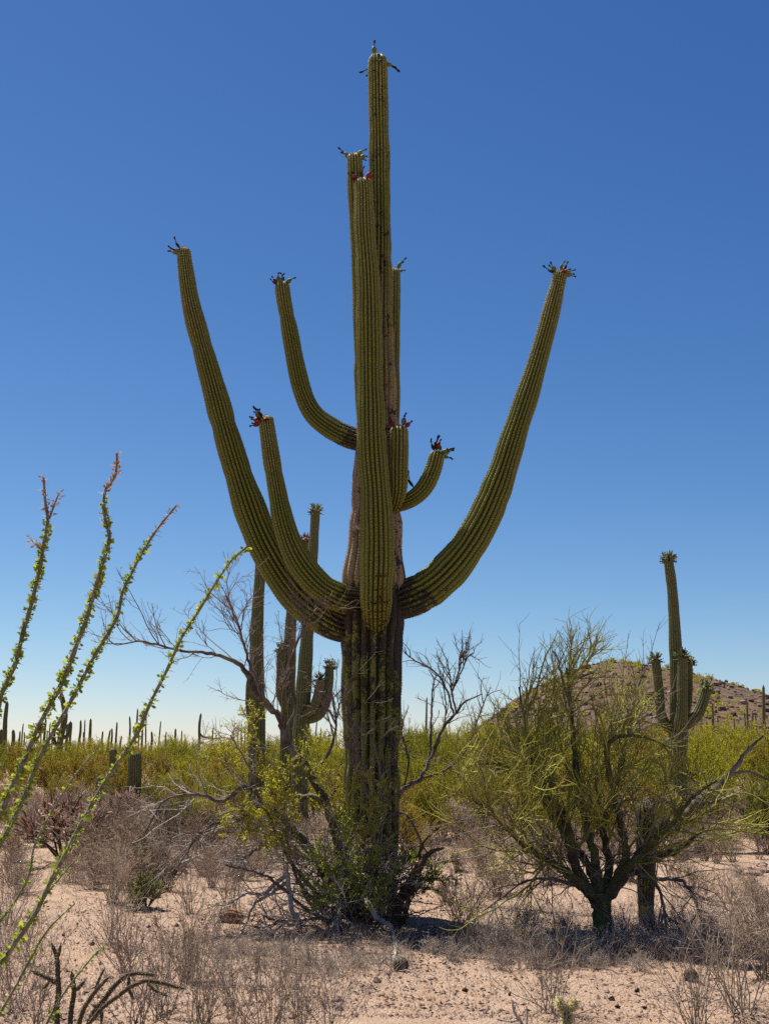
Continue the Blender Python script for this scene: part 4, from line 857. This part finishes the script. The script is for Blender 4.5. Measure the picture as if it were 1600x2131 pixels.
for i, (pts, Y, wd, leafy, fl) in enumerate(OC):
    n_ = len(pts); rows = []
    q0 = ocb+np.array([rng.normal(0, .05), rng.normal(0, .05), 0]); k = P(0, 1500, Y)[1]
    p1, _ = P(*pts[0], Y); rows.append([*q0, wd*k*.62]); rows.append([*(q0*.55+p1*.45+np.array([0, 0, .06])), wd*k*.6])
    for j, a in enumerate(pts):
        p_, k = P(*a, Y); rows.append([*p_, wd*k*.5*(1-.6*(j/(n_-1))**1.3)])
    o_, s_ = smooth_path(rows, .02); p_, r_ = o_[:, :3].copy(), o_[:, 3]
    p_ += np.stack([np.interp(s_, np.arange(0, s_[-1]+.12, .12), rng.normal(0, .004, len(np.arange(0, s_[-1]+.12, .12)))) for _ in range(3)], 1)
    mb = MB(); ridg = 1+.10*np.sin(s_*90+rng.uniform(0, 6))+.06*rng.normal(size=len(s_)); mb.tubes(p_, r_*ridg*.72, 8)
    extra = []
    if i == 0:
        for pp in ([(103, 1080, 5), (112, 1055, 4), (124, 1025, 2)], [(90, 1148, 4), (76, 1134, 3), (62, 1120, 1.5)]):
            e, er = traced(pp, Y, step=.015); mb.tubes(e, er, 6); extra.append(e)
    st = part('stem', mb, M['ocotillo_bark'], oc, ocb)
    T = nrm(np.gradient(p_, axis=0)); cut = s_[-1]-(.17 if fl else 0)
    # thorns
    nt = int(s_[-1]*85); ss = np.sort(rng.uniform(.3, s_[-1]-.03, nt)); c0 = np.stack([np.interp(ss, s_, p_[:, k]) for k in range(3)], 1); rr = np.interp(ss, s_, r_)
    tt = np.stack([np.interp(ss, s_, T[:, k]) for k in range(3)], 1); rv = rng.normal(size=(nt, 3)); lat = nrm(rv-(rv*tt).sum(-1, keepdims=True)*tt)
    L = rng.uniform(.012, .030, nt)[:, None]; b0 = c0+lat*rr[:, None]*.8; d = nrm(lat+tt*rng.normal(.1, .25, (nt, 1)))
    tb = MB(); tb.tubes(np.stack([b0, b0+d*L*.5, b0+d*L], 1), np.tile([.0017, .0011, .0003], (nt, 1)), 3)
    part('thorns', tb, M['thorn'], st, ocb, 'stuff')
    # leaf tufts at the nodes
    dens = {'full': 300, 'mid': 185, 'thin': 60}[leafy]
    nt = int(s_[-1]*dens); ss = rng.uniform(.25, max(.3, cut), nt)
    if leafy != 'full': ss = ss[rng.random(nt) < np.clip(.25+.9*(ss/s_[-1])**1.2, 0, 1)]
    else: ss = ss[rng.random(nt) < np.clip(.25+1.0*(ss/s_[-1]), 0, 1)]
    nt = len(ss); c0 = np.stack([np.interp(ss, s_, p_[:, k]) for k in range(3)], 1); rr = np.interp(ss, s_, r_)
    tt = np.stack([np.interp(ss, s_, T[:, k]) for k in range(3)], 1); rv = rng.normal(size=(nt, 3)); lat = nrm(rv-(rv*tt).sum(-1, keepdims=True)*tt)
    lm = MB(); grow = np.clip(1.15-.45*ss/s_[-1], .6, 1.2)
    for k in range(3):
        d = nrm(lat+tt*rng.normal(.25, .4, (nt, 1))+rng.normal(size=(nt, 3))*.35); b0 = c0+lat*rr[:, None]*.68
        sd_ = nrm(np.cross(d, rng.normal(size=(nt, 3)))); up = np.cross(sd_, d); L = (np.exp(rng.normal(-4.05, .28, nt))*grow)[:, None]; Wd = L*rng.uniform(.45, .62, (nt, 1))
        v = np.stack([b0, b0+d*L*.35+sd_*Wd*.38+up*.001, b0+d*L*.72+sd_*Wd*.5+up*.002, b0+d*L*1.0+up*.001, b0+d*L*.72-sd_*Wd*.5+up*.002, b0+d*L*.35-sd_*Wd*.38+up*.001], 1)
        fi = np.arange(nt*6).reshape(nt, 6)
        lm.add(v.reshape(-1, 3), q=np.concatenate([fi[:, [0, 1, 2, 5]], fi[:, [5, 2, 3, 4]]]), at=(np.repeat(rng.random(nt), 6),))
    part('leaves', lm, M['ocotillo_leaf'], st, ocb, 'stuff')
    # flower spikes
    if fl:
        for e in [p_[-9:], *extra]:
            fm = MB(); nf = 90 if len(e) == 9 and fl == 'red' and i == 1 else 36
            e = e[len(e)//3:] if len(e) > 9 else e
            uu = rng.uniform(.05, 1, nf)*(len(e)-1); q = np.stack([np.interp(uu, np.arange(len(e)), e[:, k]) for k in range(3)], 1)
            ax_ = nrm(e[-1]-e[0]); rv = rng.normal(size=(nf, 3))
            fm.leaves(q+rv*.003, ax_[None]*.8+rv*.7, rng.uniform(.012, .024, nf), rng.uniform(.005, .009, nf))
            part('flower_spike', fm, M['ocotillo_flower'], st, ocb, 'stuff')

# ------------------------------------------------------------------ chollas
def joint_tube(mb, p, r, knob=.22, seg=9):
    """knobbly cylindrical cholla joint with tubercles"""
    o, s = smooth_path(np.column_stack([p, r]), .012); K = len(o)
    th = np.arange(seg)*2*math.pi/seg; T = nrm(np.gradient(o[:, :3], axis=0)); ref = np.eye(3)[np.argmin(np.abs(T).max(0))]
    U = nrm(ref-(T@ref)[:, None]*T); W = np.cross(T, U)
    bump = 1+knob*np.cos(th[None]*seg/3*1.0+s[:, None]*160)*np.cos(s[:, None]*120+th[None]*2)
    env = np.clip(np.minimum(np.arange(K), np.arange(K)[::-1])/2.0, .25, 1)
    R = (o[:, 3]*env)[:, None]*bump
    V = o[:, None, :3]+R[..., None]*(U[:, None]*np.cos(th)[None, :, None]+W[:, None]*np.sin(th)[None, :, None])
    idx = np.arange(K*seg).reshape(K, seg); i0, i1 = idx[:-1], idx[1:]
    mb.add(V.reshape(-1, 3), q=np.stack([i0, np.roll(i0, -1, 1), np.roll(i1, -1, 1), i1], -1).reshape(-1, 4), at=(rng.random(),))
    return V, U, W
YC = 6.6
cb = ground(*P(150, 2200, YC)[0][:2], -.02)
ch = thing('cholla_cactus', cb, 'dark staghorn cholla with drooping jointed arms in the lower left foreground', 'cactus')
CH = [[(125, 2215, 13), (119, 2131, 12), (122, 2051, 11), (119, 1995, 9), (108, 1962, 7)], [(119, 1998, 8), (124, 1978, 7), (128, 1962, 5)], [(120, 2050, 11), (98, 2034, 9), (63, 2019, 7)], [(106, 2040, 7), (96, 2052, 6), (86, 2062, 5)],
      [(140, 2215, 12), (146, 2130, 11), (154, 2065, 10), (150, 2020, 8)], [(154, 2065, 9), (166, 2053, 8), (180, 2038, 6)], [(150, 2215, 11), (165, 2128, 10), (192, 2072, 9), (231, 2030, 6)], [(160, 2220, 13), (185, 2130, 12), (217, 2079, 11), (245, 2047, 10), (270, 2027, 9), (329, 2029, 6)],
      [(185, 2130, 10), (212, 2100, 9), (266, 2058, 9), (304, 2041, 9), (345, 2048, 8), (388, 2059, 5)], [(269, 2028, 8), (270, 2062, 7), (280, 2079, 6)], [(304, 2042, 7), (328, 2064, 6), (354, 2074, 5)], [(196, 2066, 7), (206, 2040, 6), (220, 2012, 4)], [(210, 2100, 8), (200, 2095, 7), (190, 2090, 5)], [(212, 2098, 8), (213, 2118, 7), (210, 2135, 5)]]
thn = MB()
for i, pts in enumerate(CH):
    p, r_ = traced(pts, YC+rng.uniform(-.12, .12) if i else YC, step=.04)
    mb = MB(); V, U, W = joint_tube(mb, p, r_*1.0, .3)
    part('branch', mb, M['cholla_dark'], ch, cb)
    v = V.reshape(-1, 3); c_ = np.repeat(V.mean(1), V.shape[1], 0); m_ = rng.random(len(v)) < .5
    d = nrm(v[m_]-c_[m_]+rng.normal(size=(m_.sum(), 3))*.006); L = rng.uniform(.008, .02, (m_.sum(), 1))
    thn.tubes(np.stack([v[m_], v[m_]+d*L], 1), np.tile([.0010, .0003], (m_.sum(), 1)), 3)
part('spines', thn, M['thorn'], ch, cb, 'stuff')
def bushy_cholla(px, py, hgt, wid, mt, label, seed, n0=12, lev=3, jl=.16, jr=.014):
    global rng
    keep = rng; rng = np.random.default_rng(seed)
    g = G(px, py); b = ground(g[0], g[1], -.02); root = thing('cholla_cactus', b, label, 'cactus')
    wood, jt, sp = MB(), MB(), MB()
    ph = rng.uniform(0, 6.28, n0); tl = rng.uniform(.15, 1.1, n0); d = np.stack([np.sin(tl)*np.cos(ph), np.sin(tl)*np.sin(ph)*.8, np.cos(tl)], 1)
    Q = np.zeros((n0, 5, 3)); Q[:, 0] = b
    for k in range(1, 5): d = nrm(d+rng.normal(size=d.shape)*.15); Q[:, k] = Q[:, k-1]+d*(hgt*.6/4*rng.uniform(.7, 1.2, n0))[:, None]*np.array([wid/hgt, wid/hgt, 1])
    wood.tubes(Q, radii(n0, 5, jr*1.2, jr*.8), 6)
    a, _, _ = spawn(Q, 6, .35, 1., .7, hgt*.30, 4, .15, (0, 0, .12)); wood.tubes(a, radii(len(a), 4, jr*.8, jr*.75), 6)
    c_, _, _ = spawn(a, 4, .3, 1., .8, jl, 4, .15, (0, 0, .18)); R = np.tile(np.array([.5, 1.05, 1., .55])*jr, (len(c_), 1)); jt.tubes(c_, R, 6)
    p, t, par = along(np.concatenate([c_, a]), 26); rv = nrm(rng.normal(size=p.shape)+t*.3); b0 = p+rv*jr*.8; L = rng.uniform(.012, .028, (len(p), 1))
    sp.tubes(np.stack([b0, b0+rv*L], 1), np.tile([.0016, .0004], (len(p), 1)), 3)
    part('stems', wood, M['cholla_dark'], root, b, 'stuff'); part('joints', jt, M[mt], root, b, 'stuff'); part('spines', sp, M[mt], root, b, 'stuff')
    rng = keep; return root
bushy_cholla(135, 1800, 1.45, 1.5, 'cholla_pink', 'big pinkish brown cholla thicket behind the ocotillo stems', 401, 18)
bushy_cholla(262, 1712, 1.1, 1.2, 'cholla_pink', 'pinkish cholla at the foot of the stout young saguaro', 402, 14)
bushy_cholla(340, 1705, .8, .9, 'cholla_pink', 'pale cholla right of the stout young saguaro', 403, 10)
bushy_cholla(305, 1905, .42, .34, 'cholla_olive', 'small olive green pencil cholla in the brown shrubs left of the saguaro', 404, 9, jl=.1, jr=.006)
# small golden cholla at the bottom edge
gb = ground(*G(1180, 2140)[:2], -.02); gc = thing('golden_cholla', gb, 'small pale yellow spiny cholla at the bottom edge right of centre', 'cactus')
spm = MB()
for pts in ([(1178, 2145, 18), (1180, 2115, 20), (1181, 2095, 18)], [(1170, 2100, 16), (1164, 2085, 17), (1163, 2076, 14)], [(1188, 2102, 16), (1195, 2088, 16), (1198, 2082, 12)]):
    p, r_ = traced(pts, gb[1], step=.02); mb = MB(); V, U, W = joint_tube(mb, p, r_*.8, .25); part('joint', mb, M['cholla_dark'], gc, gb)
    v = np.repeat(V.reshape(-1, 3), 9, 0); d = nrm(rng.normal(size=v.shape)+nrm(v-np.repeat(np.repeat(V.mean(1), V.shape[1], 0), 9, 0))*1.2); spm.tubes(np.stack([v, v+d*rng.uniform(.012, .034, (len(v), 1))], 1), np.tile([.0016, .0005], (len(v), 1)), 3)
part('spines', spm, M['cholla_yellow'], gc, gb, 'stuff')
# little barrel-shaped hedgehog cacti
for px, py, hh, lb in ((1437, 2032, .10, 'tiny round hedgehog cactus on the sand below the palo verde'), (834, 2022, .11, 'stubby brown hedgehog cactus at the tips of the dead branches')):
    g = G(px, py); b = ground(g[0], g[1], -.01); root = thing('hedgehog_cactus', b, lb, 'cactus'); tb, sb = MB(), MB()
    ribbed(tb, b+np.array([[0, 0, 0], [0, 0, hh*.5], [.005, 0, hh]]), np.array([.045, .055, .05])*hh/.12, 12, 4, .01, .1, lambda s, p: .7+0*s, seed=int(px), spines=sb, sp_step=.014, sp_len=.022, top_light=.9)
    o = part('stem', tb, M['cactus_far'], root, b); part('spines', sb, M['spine'], o, b, 'stuff')

# ------------------------------------------------------------------ dry shrubs, placed where the photo shows them
LB = {'bl': ('bare grey shrub along the bottom left', 'dry shrubs along the bottom left'), 'ml': ('dry shrub left of the giant saguaro', 'dry shrubs left of the giant saguaro'),
      'mc': ('pale shrub behind the giant saguaro foot', 'dry shrubs behind the giant saguaro'), 'mr': ('dry shrub right of the palo verde', 'dry shrubs right of the palo verde'),
      'up': ('dry grass clump under the palo verde', 'grass clumps under the palo verde'), 'ub': ('dry clump under the thorny branches', 'dry clumps under the thorny tree')}
def many(reg, pts, meshes, name='dry_shrub', cat='shrub'):
    obs = [(px, put_dry(px, py, s, meshes[i % len(meshes)], *LB[reg], name=name, cat=cat)) for i, (px, py, s) in enumerate(pts)]
    for i, (px, o) in enumerate(sorted(obs, key=lambda t: t[0])): o['label'] = LB[reg][0]+', '+nth(i, len(obs))+' of its kind'
many('ml', [(20, 1705, 1.4), (75, 1715, 1.3), (190, 1722, 1.25), (240, 1730, 1.1), (330, 1722, 1.2), (400, 1728, 1.35), (450, 1735, 1.3), (500, 1745, 1.3), (60, 1752, 1.4), (15, 1772, 1.3), (215, 1762, 1.3), (285, 1768, 1.35), (350, 1762, 1.3),
             (410, 1775, 1.2), (230, 1800, 1.15), (290, 1805, 1.2), (180, 1812, 1.1), (340, 1790, 1.0), (245, 1842, 1.05), (300, 1850, 1.0), (200, 1862, .95), (150, 1845, .8), (270, 1872, .95), (235, 1890, .85), (455, 1790, 1.1), (500, 1800, 1.0), (545, 1770, 1.2), (600, 1760, 1.2), (20, 1838, .9), (105, 1738, 1.25), (150, 1730, 1.2), (130, 1700, 1.4), (45, 1725, 1.3), (380, 1748, 1.3), (430, 1760, 1.2), (480, 1772, 1.2), (310, 1745, 1.2), (265, 1752, 1.2), (520, 1760, 1.2), (560, 1745, 1.3), (610, 1738, 1.3), (200, 1745, 1.2), (330, 1820, 1.0), (385, 1800, .9), (180, 1785, 1.1), (270, 1825, 1.0), (320, 1838, .95), (355, 1770, 1.1), (420, 1822, .85), (460, 1815, .9), (500, 1835, .85), (440, 1850, .75), (350, 1862, .75), (540, 1815, .95), (580, 1790, 1.0), (520, 1785, 1.1), (90, 1770, 1.1), (30, 1795, 1.0), (205, 1825, 1.0), (375, 1760, 1.2), (475, 1755, 1.2)], [DRY[0], DRY[1], DRY[2], DRY[4], DRY[0], DRY[5], DRY[3]])
many('mc', [(845, 1748, 1.4), (880, 1762, 1.3), (920, 1750, 1.3), (960, 1765, 1.3), (1000, 1755, 1.3), (860, 1780, .9), (1040, 1768, 1.2), (700, 1750, 1.2), (660, 1765, 1.1), (990, 1790, .9), (1080, 1775, 1.1), (1130, 1770, 1.1), (860, 1725, 1.4), (930, 1722, 1.4), (1000, 1728, 1.4), (1060, 1735, 1.4), (1110, 1742, 1.3), (1160, 1748, 1.3), (1200, 1740, 1.3), (1250, 1745, 1.3), (900, 1790, .7), (950, 1812, .7), (1060, 1800, .9), (1120, 1805, .9), (1150, 1790, 1.0), (1230, 1780, 1.0), (1290, 1772, 1.0), (925, 1870, .5), (620, 1790, .9), (560, 1800, .9)], [DRY[1], TUFT[0], DRY[0]])
many('mr', [(1500, 1760, 1.1), (1545, 1745, 1.2), (1590, 1755, 1.3), (1440, 1770, 1.0), (1400, 1750, 1.1), (1480, 1730, 1.3), (1560, 1725, 1.3), (1600, 1730, 1.3), (1360, 1770, 1.0), (1300, 1745, 1.3), (1525, 1790, .9), (1465, 1785, 1.0), (1420, 1795, .9), (1580, 1785, .9), (1340, 1790, .9), (1560, 1870, .6), (1515, 1880, .6), (1330, 1725, 1.3), (1390, 1722, 1.4), (1440, 1738, 1.3), (1520, 1718, 1.4), (1580, 1700, 1.5), (1490, 1700, 1.5), (1610, 1765, 1.1)], [DRY[0], BARE[1], DRY[2]])
for px, py, s, me, lb in ((395, 1912, .80, BARE[1], 'small sparse dry shrub alone on the sand left of the thorny tree'), (480, 1902, .95, BARE[0], 'bushy bare shrub at the left edge of the thorny tree'),
                          (235, 1975, .8, BARE[0], 'purple-grey bare shrub on the sand above the dark cholla'), (262, 2028, .85, BARE[1], 'spiky bare shrub behind the drooping cholla joints'), (388, 2052, .75, DRY[2], 'dry shrub right of the drooping cholla tip'),
                          (40, 1865, .75, DRY[0], 'small round dry shrub on the sand between ocotillo stems'), (1150, 2112, .75, BARE[0], 'dark spiky dry shrub around the golden cholla'), (985, 1960, .8, BARE[2], 'dark dry shrub left of the palo verde trunk'),
                          (960, 1925, .95, BARE[1], 'dark tangled shrub between the dead stump and the palo verde'), (1540, 2120, .95, BARE[2], 'large dry shrub in the lower right corner'), (1450, 2140, .7, BARE[0], 'low dry shrub left of the lower right corner shrub'),
                          (1590, 2030, 1.0, DRY[2], 'brown leafy dry shrub at the right edge above the corner'), (1600, 1945, .9, DRY[0], 'grey dry shrub at the right edge beside the drooping palo verde twigs')):
    put_dry(px, py, s, me, lb)
for px, py, s, me, lb in ((1035, 1862, 1.0, DRY[3], 'dark purplish shrub left of the palo verde under its left limb'), (1085, 1845, .95, BARE[3], 'dark bare shrub behind the left limbs of the palo verde'), (1150, 1850, .8, DRY[3], 'low dark shrub just left behind the palo verde trunk'),
                          (1310, 1842, .85, DRY[3], 'dark shrub between the palo verde trunk and the shaded young saguaro'), (1395, 1850, .85, BARE[3], 'bare shrub right of the shaded young saguaro'), (1440, 1872, .8, DRY[0], 'brown shrub under the drooping right twigs of the palo verde'),
                          (1000, 1830, .9, DRY[1], 'brown shrub right of the forked dead stump'), (1490, 1800, .8, DRY[2], 'thin brown shrub on the sand right of the palo verde'), (1195, 1800, .95, DRY[1], 'pale brown shrub behind the palo verde limbs, left of centre'), (1270, 1795, .95, DRY[0], 'pale brown shrub behind the palo verde limbs, right of centre')):
    put_dry(px, py, s, me, lb)
many('bl', [(20, 1935, .75), (-15, 1985, .8), (60, 2010, .6), (30, 2105, .75), (-10, 2075, .8), (80, 2140, .6), (340, 2135, .75), (420, 2150, .75), (290, 2160, .7), (560, 2175, .68), (625, 2180, .66), (690, 2175, .58), (490, 2180, .6)], [BARE[2], BARE[0], BARE[3]])
many('up', [(900, 1985, .5), (940, 2000, .5), (1500, 2005, .6), (1540, 1985, .6), (1240, 2010, .45), (1330, 2015, .45), (1120, 2005, .5), (1040, 2015, .45), (1000, 1962, .8), (1040, 1975, .75), (1090, 1960, .85), (1130, 1978, .7), (1180, 1972, .8), (1230, 1985, .75), (1280, 1978, .8), (1330, 1985, .75), (1380, 1990, .7), (1430, 1985, .8), (1470, 1978, .7), (1300, 1955, .9), (1360, 1945, .9), (1420, 1950, .9), (1170, 1945, .8), (1100, 1935, .8), (1480, 1940, .8)], TUFT, 'grass_clump', 'grass')
many('ub', [(590, 1985, .42), (640, 2000, .36), (690, 2008, .36), (745, 2012, .36), (548, 1985, .4), (505, 1980, .42), (465, 1995, .4), (850, 1950, .4)], TUFT, 'grass_clump', 'grass')

# dry grass blades and litter: uncountable ground cover
def grass(areas, h0, h1):
    mb = MB()
    for (x0, x1, y0, y1, nn) in areas:
        px = rng.uniform(x0, x1, nn); py = rng.uniform(y0, y1, nn); u = -(py-CY)
        yy = F*math.cos(TH)-u*math.sin(TH); zz = F*math.sin(TH)+u*math.cos(TH); k = H/-zz
        x, y = (px-CX)*k, yy*k; b = np.stack([x, y, gz(x, y)-.005], 1)
        d = nrm(rng.normal(size=(nn, 3))*np.array([.6, .6, .2])+np.array([0, 0, 1.])); L = rng.uniform(h0, h1, (nn, 1)); q = rng.normal(size=(nn, 3))*np.array([1, 1, .2])*.3
        Q = np.stack([b, b+d*L*.5, b+d*L+q*L*.6], 1); mb.tubes(Q, np.tile([.0016, .0012, .0004], (nn, 1)), 3)
    return mb
gm = grass([(930, 1500, 1930, 2005, 3600), (440, 860, 1935, 2030, 2200), (1480, 1620, 1900, 1990, 500), (820, 1000, 1745, 1800, 900), (100, 520, 1720, 1850, 1500), (1000, 1480, 1880, 1935, 1500), (0, 560, 1900, 2140, 600), (560, 1600, 2010, 2140, 300), (400, 760, 2030, 2140, 200), (1400, 1620, 1830, 1900, 250)], .04, .22)
tag(part('dry_grass', gm, M['grass'], None, (0, 0, 0), 'stuff'), 'pale dry grass blades on the sand under the trees')
mb = MB()
for (x0, x1, y0, y1, nn, a0, a1) in ((430, 960, 1890, 2030, 1500, 0, .9), (940, 1520, 1900, 2000, 1500, 0, 1), (0, 1600, 1850, 2131, 2600, 0, 1), (150, 560, 1890, 1990, 260, 0, .5)):
    px = rng.uniform(x0, x1, nn); py = rng.uniform(y0, y1, nn); u = -(py-CY); yy = F*math.cos(TH)-u*math.sin(TH); zz = F*math.sin(TH)+u*math.cos(TH); k = H/-zz
    x, y = (px-CX)*k, yy*k; d = rng.normal(size=(nn, 3))*np.array([1, 1, .25])
    mb.leaves(np.stack([x, y, gz(x, y)+.008], 1), d, rng.uniform(.015, .06, nn), rng.uniform(.006, .018, nn), a=rng.uniform(a0, a1, nn))
tag(part('leaf_litter', mb, M['debris'], None, (0, 0, 0), 'stuff'), 'dark twig and leaf litter scattered on the sand')
mb = MB()
nn = 15000; px = rng.uniform(-40, 1640, nn); py = 1840+300*rng.random(nn)**.8; u = -(py-CY); yy = F*math.cos(TH)-u*math.sin(TH); zz = F*math.sin(TH)+u*math.cos(TH); k = H/-zz
x, y = (px-CX)*k, yy*k; z = gz(x, y); sz = np.exp(rng.normal(-5.35, .55, nn))
OCT = np.array([[1, 0, 0], [0, 1, 0], [-1, 0, 0], [0, -1, 0], [0, 0, .8], [0, 0, -.8]]); OF = np.array([(0, 1, 4), (1, 2, 4), (2, 3, 4), (3, 0, 4), (1, 0, 5), (2, 1, 5), (3, 2, 5), (0, 3, 5)])
V = OCT[None]*(1+rng.uniform(-.4, .4, (nn, 6, 1)))*sz[:, None, None]+np.stack([x, y, z+sz*.3], 1)[:, None]
mb.add(V.reshape(-1, 3), t=(OF[None]+6*np.arange(nn)[:, None, None]).reshape(-1, 3), at=(np.repeat(rng.random(nn), 6),))
tag(part('gravel', mb, M['stone'], None, (0, 0, 0), 'stuff', False), 'small pinkish pebbles on the sand')

# ------------------------------------------------------------------ small single things on the ground
def log(label, traces, Y, m, name='fallen_branch', cat='branch'):
    b0 = P(traces[0][0][0], traces[0][0][1], Y)[0]; b = ground(b0[0], b0[1], 0); root = thing(name, b, label, cat)
    for t in traces: limb(root, b, t, Y, Y, m, 'branch', .004, 8, .03)
    return root
YL = G(360, 1822)[1]
log('pale weathered fallen log on the sand left of the thorny tree', [[(352, 1826, 12), (362, 1812, 15), (376, 1800, 11), (400, 1788, 7), (425, 1778, 4)], [(362, 1812, 10), (352, 1802, 8), (338, 1797, 5)], [(370, 1810, 9), (384, 1812, 9), (392, 1820, 8)]], YL, 'fallen')
YL = G(1085, 2140)[1]
log('grey forked stick poking up at the bottom edge right of centre', [[(1092, 2150, 7), (1082, 2122, 6), (1070, 2108, 6), (1066, 2082, 4)], [(1082, 2122, 5), (1060, 2126, 4), (1032, 2120, 3)], [(1095, 2140, 5), (1096, 2110, 4), (1095, 2095, 3)]], YL, 'fallen')
YL = G(1565, 1830)[1]
for px, py, s, lb, m_ in ((1562, 1826, .12, 'tan sunlit boulder at the right edge of the sand', .1), (1594, 1820, .08, 'small pale stone at the right edge behind the tan boulder', .0), (1585, 1806, .07, 'greyish flat stone just above the tan boulder at the right edge', .3), (1050, 1990, .045, 'small grey stone below the palo verde', .7)):
    g = G(px, py); r = np.random.default_rng(int(px)); mb = MB(); 
    th, fi = np.meshgrid(np.linspace(0, 2*math.pi, 18, endpoint=False), np.linspace(0, math.pi, 10)); d = np.stack([np.sin(fi)*np.cos(th), np.sin(fi)*np.sin(th), np.cos(fi)], -1)
    rad = 1+.16*np.sin(d[..., 0]*4+px)+.14*np.sin(d[..., 1]*5+d[..., 2]*3)+r.normal(0, .03, th.shape); v = d*rad[..., None]*np.array([1.3, 1, .6])*s; I = np.arange(180).reshape(10, 18)
    mb.add(v.reshape(-1, 3), q=np.stack([I[:-1], np.roll(I[:-1], -1, 1), np.roll(I[1:], -1, 1), I[1:]], -1).reshape(-1, 4), at=(m_,))
    tag(link('rock', mb.mesh('rock', M['stone'], smooth=False), None, ground(g[0], g[1], s*.3)), lb, 'rock')
put_dry(1532, 1832, .45, TUFT[1], 'orange-tan dry grass tuft beside the boulder at the right edge', name='grass_clump', cat='grass')
# reddish clump of fallen cactus flesh and dropped fruit husks
g = G(480, 1928); b = ground(g[0], g[1], 0); root = thing('fallen_cactus_piece', b, 'reddish brown lump of decayed cactus on the sand left of the dead branches', 'cactus piece')
mb = MB(); ribbed(mb, b+np.array([[-.10, 0, .03], [0, .01, .05], [.12, 0, .03]]), np.array([.05, .07, .05]), 10, 4, .015, .15, seed=77)
part('flesh', mb, bark_mat('decayed', (.10, .03, .02), (.28, .11, .06), (.36, .20, .10), 40), root, b)
mb = MB(); pp = b+rng.normal(size=(140, 3))*np.array([.10, .05, .02])+np.array([0, 0, .06]); mb.leaves(pp, rng.normal(size=pp.shape), .04, .012); part('fibres', mb, M['debris'], root, b, 'stuff')
hm = MB(); lathe(hm, [(-.03, .004), (-.018, .018), (0, .024), (.014, .019), (.03, .005)], 7, 0, .5, 3.0); v_ = hm.v[0]; v_ += rng.normal(size=v_.shape)*.004; husk = hm.mesh('fruit_husk', M['husk'])
for px, py in ((132, 1952), (192, 1975), (250, 1978), (310, 1932), (325, 1928), (368, 1932), (376, 1924), (420, 1925), (428, 1938), (415, 1936), (535, 1935), (570, 1938), (985, 1992), (1060, 2078), (968, 2063), (1285, 2098), (1325, 2068), (1340, 2100), (1272, 2084), (1446, 2086)):
    g = G(px, py); o = tag(link('fallen_fruit', husk, None, ground(g[0], g[1], .012)), 'small dark dried fruit husk on the sand left of the dead branches' if px < 600 else 'small dark dried fruit husk on the open sand below the palo verde', 'fruit', 'fallen fruit husks on the sand')
    o.rotation_euler = (random.uniform(1.2, 1.9), random.uniform(0, 6), random.uniform(0, 6)); s = random.uniform(.45, .95); o.scale = (s, s*.7, s)
